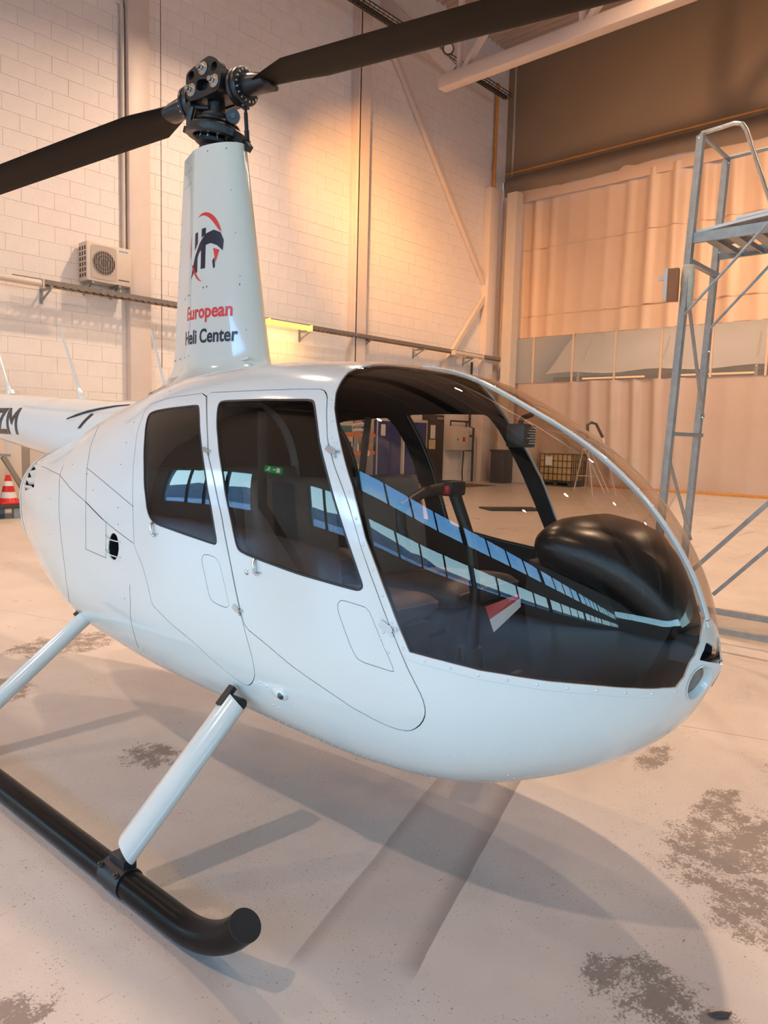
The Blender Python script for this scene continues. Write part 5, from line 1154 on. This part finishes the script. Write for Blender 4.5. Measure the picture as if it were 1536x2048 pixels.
bm.verts.index_update(); mb.add([v.co.copy() for v in bm.verts], [[v.index for v in f.verts] for f in bm.faces]); bm.free(); top('plastic_bag', mb, mat('bag_plastic', (.70, .62, .52), .3, noise=.25, nscale=7), 'crumpled pale plastic bag on the lowest shelf', 'bag')
# door, notices, cabinet, pipes
d1_ = MB().box((19.18, YF-.07, 0), (20.28, YF, 2.30), None, None) if False else MB().box((19.18, YF-.07, 0), (20.28, YF, 2.30))
dr = struct(d1_.build('door_1', mat('dark_brown_door', (.045, .035, .03), .45)))
for nm, a, b_, m_ in (('notice', (19.55, YF-.08, 1.50), (19.80, YF-.07, 1.95), PAPER), ('yellow_notice', (19.48, YF-.08, 1.15), (19.82, YF-.07, 1.46), mat('yellowed_paper', (.62, .50, .25), .6)), ('closer', (19.82, YF-.12, 2.15), (20.2, YF-.07, 2.22), STEEL), ('door_handle', (19.22, YF-.12, .85), (19.42, YF-.07, .88), STEEL), ('lock_plate', (19.22, YF-.09, 1.58), (19.34, YF-.07, 1.70), STEEL)):
    BX(a, b_).build(nm, m_, dr)
mb = MB(); mb.box((20.42, 15.42, 1.12), (21.36, YF, 1.92), None, .01); ec = tag(mb.build('electrical_cabinet', CREAM), 'cream wall cabinet with a small red emblem beside the black door', 'cabinet')
BX((20.98, 15.412, 1.42), (21.12, 15.42, 1.58)).build('red_emblem', RED, ec); BX((20.68, 15.412, 1.46), (20.73, 15.42, 1.53)).build('keyhole', DARKM, ec)
mb = MB(); mb.tube([(20.5, 15.6, 1.95), (20.5, 15.6, 2.12), (21.55, 15.6, 2.12)], .03, 8); mb.tube([(21.6, 15.6, 4.2), (21.6, 15.6, 1.95), (21.85, 15.6, 1.9), (21.85, 15.6, 0)], .045, 8); mb.tube([(21.42, 15.6, 2.1), (21.42, 15.6, 1.1), (21.85, 15.6, 1.1)], .035, 8); mb.tube([(21.42, 15.6, 1.62), (21.85, 15.6, 1.62)], .035, 8); mb.tube([(21.30, 15.6, 1.1), (21.25, 15.6, .3), (21.3, 15.6, 0)], .025, 8)
top('pipework', mb, BLKW, 'dark heating pipes with valves on the wall right of the cabinet', 'pipes')
mb = MB(); mb.box((21.95, 14.35, 0), (22.54, 14.9, 1.12), None, .02); mb.box((21.92, 14.32, 1.10), (22.57, 14.92, 1.17), None, .015); top('waste_bin', mb, DARKM, 'dark grey waste bin standing in the corner by the curtain', 'bin')
mb = MB(); mb.box((22.62, 13.9, 0), (23.45, 14.5, 1.36), None, .01); mb.box((22.60, 13.95, .03), (22.62, 14.45, 1.32)); top('storage_cabinet', mb, CREAM, 'plain cream cabinet between the dark bin and the caged tank', 'cabinet')
# caged liquid tank
ib = thing('caged_tank', 'yellowed plastic liquid tank in a wire cage beside the curtain', 'tank', (22.45, 12.0, 0))
mb = MB(); mb.box((.02, .02, .16), (.98, 1.18, 1.08), None, .06); mb.build('plastic_tank', mat('yellowed_tank', (.55, .38, .16), .4, noise=.15), ib)
mb = MB()
for z in (.20, .42, .64, .86, 1.08):
    mb.tube([(0, 0, z), (1, 0, z), (1, 1.2, z), (0, 1.2, z), (0, 0, z)], .012, 4)
for k in range(8):
    y = 1.2*k/7; mb.bar((0, y, .16), (0, y, 1.10), .02, .02); mb.bar((1*k/7, 0, .16), (1*k/7, 0, 1.1), .02, .02)
mb.build('wire_cage', BLKW, ib); mb = MB(); mb.box((0, 0, 0), (1, 1.2, .05)); mb.box((0, 0, .12), (1, 1.2, .15))
for y in (0, .52, 1.08): mb.box((0, y, .05), (1, y+.12, .12))
mb.build('pallet', DARKM, ib); BX((-.02, .72, .70), (-.012, .98, 1.0)).build('tank_label', PAPER, ib)
# folding trestle, hooked handle
tr_t = thing('folding_trestle', 'thin white folding trestle standing in front of the curtain', 'trestle')
for a, b_ in (((20.9, 11.06, 0), (20.4, 10.55, 1.30)), ((20.64, 9.9, 0), (20.4, 10.5, 1.30)), ((21.5, 10.2, 0), (20.9, 10.6, 1.30)), ((21.7, 11.1, 0), (20.9, 10.62, 1.3))): mb = MB(); mb.bar(a, b_, .035, .035); mb.build('leg', STRUC, tr_t)
mb = MB(); mb.bar((20.38, 10.52, 1.30), (20.95, 10.62, 1.30), .05, .05); mb.bar((20.7, 10.85, .5), (20.5, 10.2, .5), .025, .025); mb.build('cross_bar', STRUC, tr_t)
hk = thing('hook_ladder', 'ladder hook of black tube with striped grip rising behind the windshield', 'hook', (0, 0, 0))
mb = MB(); mb.tube([(19.46, 9.95, 1.62), (19.44, 9.96, 2.0), (19.52, 9.88, 2.07), (19.60, 9.78, 2.03), (19.72, 9.62, 1.66)], .04, 10); mb.build('hook_grip', BLKW, hk)
for a, b_ in (((19.46, 9.95, 1.63), (19.55, 9.75, 0)), ((19.72, 9.62, 1.67), (20.1, 9.3, 0))): mb = MB(); mb.tube([a, b_], .018, 8); mb.build('leg', STRUC, hk)
# flat items on the floor
def mat_on_floor(name, pts, m, lab, cat, h=.012):
    mb = MB(); mb.prism(pts, lambda x, y: Vector((x, y, .001)), lambda x, y: Vector((x, y, h))); return tag(mb.build(name, m), lab, cat)
mat_on_floor('door_mat', [(18.2, 13.8), (20.6, 13.7), (20.7, 14.9), (18.4, 15.0)], mat('brown_mat', (.16, .09, .05), .9), 'brown mat on the floor before the black door', 'mat')
dm = mat_on_floor('rubber_mat', [(13.2, 8.9), (13.55, 9.45), (14.6, 8.75), (14.2, 8.2)], RUB, 'black diamond-shaped rubber mat alone on the open floor', 'mat', .03); BX((13.8, 8.75, .03), (13.98, 8.93, .034)).build('badge', DARKM, dm)
mb = MB(); bm = bmesh.new(); bmesh.ops.create_icosphere(bm, subdivisions=2, radius=1)
for v in bm.verts: v.co = Vector((v.co.x*.030*(1+.3*math.sin(v.co.y*5)), v.co.y*.011, v.co.z*.006+.006))
M_ = Matrix.Translation((1.99, .545, 0)) @ Matrix.Rotation(-.75, 4, 'Z'); bm.verts.index_update(); mb.add([M_ @ v.co for v in bm.verts], [[v.index for v in f.verts] for f in bm.faces]); bm.free()
top('debris_scrap', mb, DARKM, 'small dark scrap of debris on the floor near the lower right corner', 'debris')

# ================================================================== left background
cart = thing('flat_trolley', 'low dark trolley carrying the traffic cone at the left edge', 'trolley', (4.05, 12.8, 0))
BX((0, 0, .17), (1.6, .9, .24), .01).build('deck', DARKM, cart)
for x, y in ((.92, .04), (.1, .04), (.92, .8), (.1, .8)): BX((x, y, 0), (x+.14, y+.10, .17)).build('foot', GALV, cart)
mb = MB()
cn = thing('traffic_cone', 'red and white banded traffic cone standing on the low trolley', 'cone', (4.95, 13.0, .24))
mb = MB(); mb.box((-.18, -.18, 0), (.18, .18, .03), None, .01); mb.lathe([(.17, .03), (.145, .07), (.13, .10)], (0, 0, 0), (0, 0, 1), 24); mb.build('base', RED, cn)
cz = [.10, .20, .30, .38, .48]; rr_ = [.13, .105, .082, .062, .035]
for k in range(4): mb = MB(); mb.lathe([(rr_[k], cz[k]), (rr_[k+1], cz[k+1])], (0, 0, 0), (0, 0, 1), 24); mb.build('band', (WHITEP, RED, WHITEP, RED)[k], cn)
stl = thing('folding_ladder', 'aluminium folding ladder leaning open behind the traffic cone', 'ladder', (0, 0, 0))
for a, b_ in (((5.75, 13.85, 0), (5.18, 13.8, 1.0)), ((5.95, 14.3, 0), (5.32, 14.2, .98)), ((4.35, 13.85, 0), (4.95, 13.8, 1.02)), ((4.35, 14.3, 0), (4.95, 14.2, 1.02))): mb = MB(); mb.bar(a, b_, .05, .08); mb.build('stile', mat('dull_aluminium', (.32, .27, .22), .4, metal=.6), stl)
for t in (.25, .5, .75): mb = MB(); mb.bar(Vector((5.75, 13.85, 0)).lerp(Vector((5.18, 13.8, 1.0)), t), Vector((5.95, 14.3, 0)).lerp(Vector((5.32, 14.2, .98)), t), .04, .03); mb.build('rung', mat('dull_aluminium', (.32, .27, .22), .4, metal=.6), stl)
mb = MB(); mb.box((4.75, 13.78, 1.0), (5.3, 14.25, 1.04)); mb.build('top_step', mat('dull_aluminium', (.32, .27, .22), .4, metal=.6), stl)
V = []
for i in range(2):
    for j in range(50): x = 3.2+2.6*j/49; V.append((x, 14.6+.03*math.sin(x*14)+.02*math.sin(x*31), 2.2*i))
tag(meshobj('hanging_sheet', V, [(j, j+1, 50+j+1, 50+j) for j in range(49)], mat('cream_sheet', (.66, .55, .46), .5), None, 3.2), 'cream ribbed sheet hanging behind the ladder at the left edge', 'sheet')
mb = MB(); mb.box((6.05, 14.8, 0), (6.42, 15.2, 2.1)); struct(mb.build('trim_6', CREAM))
bb = thing('blue_cabinet', 'blue cabinet just visible between the tail boom and the engine cowl', 'cabinet', (6.44, 14.7, 0)); BX((0, 0, 0), (1.2, .6, 1.9), .01).build('carcass', CREAM, bb); BX((.03, -.02, .05), (1.17, 0, 1.86)).build('door', LB, bb)
mb = MB(); bm = bmesh.new(); bmesh.ops.create_icosphere(bm, subdivisions=3, radius=1)
for v in bm.verts: v.co = Vector((v.co.x*.38, v.co.y*.3, v.co.z*.36))+Vector((4.45, 13.1, .62))
bm.verts.index_update(); mb.add([v.co.copy() for v in bm.verts], [[v.index for v in f.verts] for f in bm.faces]); bm.free(); top('sack', mb, mat('pale_sack', (.55, .50, .45), .5, noise=.2), 'pale bulging sack standing on the trolley at the left edge', 'sack')

# ================================================================== platform ladder at the right
LD = thing('platform_ladder', 'tall galvanised platform ladder with guard rails right of the helicopter', 'platform ladder', (0, 0, 0))
def post(X0, Yb, nm='stile'):
    a = Vector((5.66+X0, Yb+.02, .0)); b_ = Vector((6.01+X0, Yb, 3.89)); mb = MB(); mb.bar(a, b_, .058, .028, (0, 1, 0)); mb.bar(a+Vector((.0, .02, 0)), b_+Vector((0, .02, 0)), .006, .05, (0, 1, 0)); mb.bar(a+Vector((.026, .012, 0)), b_+Vector((.026, .012, 0)), .006, .03, (0, 1, 0)); return mb.build(nm, GALV, LD)
post(0, 2.25); post(.64, 2.27)
at = lambda X0, z: Vector((5.66+X0+.35*z/3.89, 2.26, z))
for z in (1.60,): mb = MB(); mb.bar(at(0, z), at(.64, z), .035, .03); mb.build('rung', GALV, LD)
mb = MB(); mb.bar(at(0, 2.75), at(.64, 1.75), .025, .012); mb.build('flat_brace', GALV, LD); mb = MB(); mb.bar(at(0, 1.40), at(.64, .72), .025, .012); mb.build('flat_brace', GALV, LD)
mb = MB(); mb.bar(at(0, 3.89), at(.64, 3.89), .025, .02); mb.build('top_bar', GALV, LD); mb = MB(); mb.bar(at(0, 2.93), at(.64, 2.93), .05, .03); mb.build('cross_bar', GALV, LD)
for X0 in (0, .64):
    mb = MB(); mb.bar(at(X0, 3.10), at(X0, 3.10)+Vector((0, -1.5, 0)), .03, .075); mb.build('platform_beam', GALV, LD)
    p = at(X0, 3.9); mb = MB(); mb.tube([p, p+Vector((0, -.24, .015)), p+Vector((0, -.29, .0)), p+Vector((0, -.33, -.06)), p+Vector((0, -.62, -.85))] if X0 == 0 else [p, p+Vector((0, -.9, .02))], .0165, 12); mb.build('guard_rail', STEEL if X0 == 0 else GALV, LD)
    p = at(X0, 2.50); q = p+Vector((0, -.56, .60)); mb = MB(); mb.tube([p+Vector((-.02, 0, 0)), q+Vector((-.02, 0, 0))], .0115, 8); mb.build('diagonal_tie', GALV, LD)
    p = Vector((6.0+X0-.1, 2.10, .50-.25*(X0 > 0))); mb = MB(); mb.bar(p, Vector((p.x, .432, 2.37)) if X0 == 0 else Vector((p.x, .358, 2.20)), .035, .03); mb.build('base_brace', GALV, LD)
    mb = MB(); mb.bar(Vector((5.66+X0, 2.3, .16)), Vector((5.70+X0, -.55, .16)), .05, .045); mb.build('base_rail', GALV, LD)
    mb = MB(); mb.bar((5.95+X0, -.60, 0), (5.97+X0, .78, 3.16), .03, .07, (1, 0, 0)); mb.build('stile', GALV, LD)
    mb = MB(); mb.tube([(5.97+X0, .55, 3.0), (5.97+X0, .70, 3.95), (5.97+X0, 1.3, 3.95)], .0165, 10); mb.build('guard_rail', GALV, LD)
for k in range(1, 11): z = 3.1*k/11; y = -.60+1.38*z/3.16; mb = MB(); mb.box((5.97, y-.05, z-.012), (6.59, y+.06, z+.012)); mb.build('tread', GALV, LD)
for k in range(9):
    y = 2.20-.16*k; mb = MB(); mb.box((5.98, y-.13, 3.085), (6.56, y-.02, 3.10)); mb.box((5.98, y-.13, 3.06), (6.56, y-.12, 3.085)); mb.build('platform_slat', GALV, LD)
mb = MB()
for X0 in (0, .64):
    for z in (3.12, 2.5, 1.75, 3.86, 2.3): mb.dome(at(X0, z)+Vector((-.015, -.0, 0)), (-1, -.3, 0), .014, .01, 8)
mb.build('bolt_head', STEEL, LD, .6, 'stuff')
for i, (y0, y1, dz, lab) in enumerate(((2.26, 1.50, .0, 'lower of two white boards lying on the ladder platform'), (1.95, 1.0, .025, 'upper of two white boards overlapping on the ladder platform'))):
    V = []; n = 12
    for k in range(n+1):
        t = k/n; y = y0+(y1-y0)*t; z = 3.142+dz+.065*math.sin(PI*min((2.26-y)*.50, 1)); 
        for x, h in ((5.97, 0), (6.5, 0), (6.5, .022), (5.97, .022)): V.append((x, y, z+h))
    F = [(4*k+a, 4*k+(a+1) % 4, 4*k+4+(a+1) % 4, 4*k+4+a) for k in range(n) for a in range(4)]+[(3, 2, 1, 0), (4*n, 4*n+1, 4*n+2, 4*n+3)]
    tag(meshobj('white_board', V, F, mat('white_foam', (.74, .70, .67), .6), None, .5), lab, 'board', 'boards on the ladder platform')
bxo = thing('taped_box', 'brown and white box fixed to the ladder with pale tape', 'box'); p = at(0, 2.75)
M_ = Matrix.Translation(p+Vector((-.045, .075, 0))) @ Matrix.Rotation(.25, 4, 'Z')
MB().box((-.035, -.03, -.125), (.03, .05, .12), M_).build('cardboard_body', mat('rust_cardboard', (.33, .12, .04), .6, noise=.2), bxo); MB().box((-.04, .05, -.12), (.03, .075, .12), M_).build('white_face', WHITEP, bxo); MB().box((-.01, .075, .04), (.01, .12, .07), M_).build('tab', WHITEP, bxo)
mb = MB(); mb.tube([p+Vector((.018, -.0, z)) for z in np.linspace(-.18, .15, 9)], [.036, .047, .05, .047, .05, .052, .05, .05, .042], 12, True, .9); mb.build('tape_wrap', mat('masking_tape', (.58, .50, .36), .4, noise=.15, nscale=20, bump=.4, bscale=30), bxo)

# ================================================================== lamps, window wall, south wall, outside
for i, (lx, ly, lp) in enumerate(LAMPS):
    t = thing('high_bay_lamp', 'round high bay lamp hanging under the hangar roof', 'lamp', (lx, ly, LZ), 0, 'high bay lamps under the roof')
    mb = MB(); mb.lathe([(.06, .55), (.10, .30), (.14, .25), (.30, -.05), (.42, -.30), (.43, -.34), (.40, -.33)], (0, 0, 0), (0, 0, 1), 24); mb.build('reflector', GALV, t)
    mb = MB(); mb.cyl((0, 0, .5), (0, 0, ZR-LZ-.02), .012, n=6); mb.build('suspension', BLKW, t)
t = thing('added_curtain_lamp', 'added fill lamp out of view that brightens the tan curtain', 'lamp', (12.3, 3.9, 11.5)); mb = MB(); mb.box((-.35, -.3, 0), (.1, .3, .3), None, .03); mb.build('housing', DARKM, t)  # housing made up for the added curtain fill light
t = thing('sodium_floodlight', 'orange floodlight aimed at the block wall', 'lamp', (9.3, 10.5, 11.15)); mb = MB(); mb.box((-.35, -.35, 0), (.25, .1, .3), None, .03); mb.build('housing', DARKM, t)
mb = MB(); mb.box((XE-.12, 15.55, 0), (XE+.25, YN, ZR)); struct(mb.build('trim_7', CREAM))
mb = MB(); mb.box((XE-.2, 15.6, 10.3), (XE+.3, YN, ZR)); struct(mb.build('trim_8', TARP))
WIN = mat('window_wall', (.44, .40, .37), .6, noise=.05)
mb = MB(); zs_ = [0, ROWS[0][0], ROWS[0][1], ROWS[1][0], ROWS[1][1], ZR+.3]
for i in (0, 2, 4): mb.box((XW-.25, YS-.3, zs_[i]), (XW, 5.9, zs_[i+1]))
mb.box((XW-.25, 5.9, 0), (XW, YN+.3, .7)); mb.box((XW-.25, 5.9, 2.5), (XW, YN+.3, ZR+.3)); mb.box((XW-.25, 8.4, .7), (XW, 10.7, 2.5)); mb.box((XW-.25, 14.9, .7), (XW, YN+.3, 2.5)); struct(mb.build('wall_left', WIN, None, None))
FRM = mat('dark_window_frame', (.05, .05, .055), .5); PIT = 1.34; nwin = 0
y = 5.9
k = 0
while y > YS+.2:
    y2 = max(y-PIT*4-.30, YS)
    for z0, z1 in ROWS:
        nwin += 1; mb = MB(); mb.box((XW-.16, y-.30, z0), (XW-.02, y, z1))
        for j in range(1, 4): mb.box((XW-.13, y-.30-PIT*j-.05, z0), (XW-.06, y-.30-PIT*j+.05, z1))
        mb.box((XW-.13, y2, z0), (XW-.06, y-.30, z0+.05)); mb.box((XW-.13, y2, z1-.05), (XW-.06, y-.30, z1)); w = struct(mb.build('window_%d' % nwin, FRM, None, None))
        for j in range(4): BX((XW-.10, y-.30-PIT*(j+1)+.05, z0+.05), (XW-.094, y-.30-PIT*j-.05, z1-.05)).build('pane', PANE, w, None)
    y = y2
for ya, yb, ns in ((5.9, 8.4, 3), (10.7, 14.9, 4)):
    nwin += 1; mb = MB()
    for k in range(ns+1): yy = ya+(yb-ya)*k/ns; mb.box((XW-.13, yy-.05, .7), (XW-.04, yy+.05, 2.5))
    w = struct(mb.build('window_%d' % nwin, FRM, None, None))
    for k in range(ns): BX((XW-.10, ya+(yb-ya)*k/ns+.05, .7), (XW-.094, ya+(yb-ya)*(k+1)/ns-.05, 2.5)).build('pane', PANE, w, None)
mb = MB(); mb.box((XW-.3, YS-.25, 0), (XE+.4, YS, 4.1)); mb.box((XW-.3, YS-.25, 5.9), (XE+.4, YS, ZR+.3)); struct(mb.build('wall_front', mat('dark_front_wall', (.16, .13, .11), .6), None, None))
x = XW; mb = MB()
while x < XE: mb.box((x, YS-.15, 4.1), (x+.06, YS-.05, 5.9)); x += 1.2
struct(mb.build('window_%d' % (nwin+1), FRM, None, None)); BX((XW, YS-.11, 4.1), (XE, YS-.10, 5.9)).build('pane', PANE, bpy.data.objects['window_%d' % (nwin+1)], None)
# exit sign and dark door on the window wall, seen mirrored in the door window
V, F = [], []; nn = 60
for i in range(nn+1):
    a = -2.6+5.2*i/nn; 
    for r, h in ((60, -1.0), (75, .9+(a < -.2)*(1.0+.5*math.sin(a*17+1)+.3*math.sin(a*60))), (95, 1.0+(a < -.2)*(2.2+.8*math.sin(a*9+2)+.5*math.sin(a*31)))): V.append((-r*math.cos(a*.6), -r*math.sin(a*.6), h))
F = [(3*i+k, 3*i+k+1, 3*i+k+4, 3*i+k+3) for i in range(nn) for k in range(2)]
tag(meshobj('wooded_hills', V, F, mat('hill_woods', (.26, .23, .20), .9, noise=.6, nscale=.3), None, 3.2), 'wooded hills outside the windows', 'hills')
mb = MB(); mb.box((-120, -120, -.45), (XW-.3, 120, -.4)); struct(mb.build('ground_outside', mat('frosty_ground', (.85, .74, .66), .9, noise=.3, nscale=.2), None, None))
es = thing('exit_sign', 'green lit exit sign with running figure above the door in the window wall', 'sign', (XW+.02, 9.95, 2.72))
MB().box((0, -.34, 0), (.05, .34, .42), None, .005).build('sign_box', mat('exit_green', (.02, .35, .12), .4, emit=(.03, .55, .18), estr=3), es)
EXW = mat('exit_white', (.9, .95, .8), .4, emit=(.95, .9, .55), estr=5); fp = lambda y, z: Vector((.051, y, z)); fq = lambda y, z: Vector((.056, y, z))
MB().prism([(-.28, .06), (-.14, .06), (-.14, .36), (-.28, .36)], fp, fq).build('door_symbol', EXW, es)
MB().prism([(.02, .19), (-.04, .19), (-.04, .14), (-.11, .215), (-.04, .29), (-.04, .24), (.02, .24)], fp, fq).build('arrow_symbol', EXW, es)
mb = MB(); mb.cyl((.051, .165, .335), (.056, .165, .335), .028, n=14); mb.prism([(.13, .29), (.20, .30), (.21, .20), (.26, .12), (.30, .11), (.29, .08), (.24, .085), (.185, .155), (.16, .10), (.10, .07), (.085, .09), (.135, .125), (.155, .19), (.145, .245), (.10, .225), (.085, .245)], fp, fq); mb.build('running_figure', EXW, es)
MB().box((XW-.01, 9.05, 0), (XW+.04, 9.98, 2.3)).build('door_2', mat('dark_brown_door', (.045, .035, .03), .45))['kind'] = 'structure'
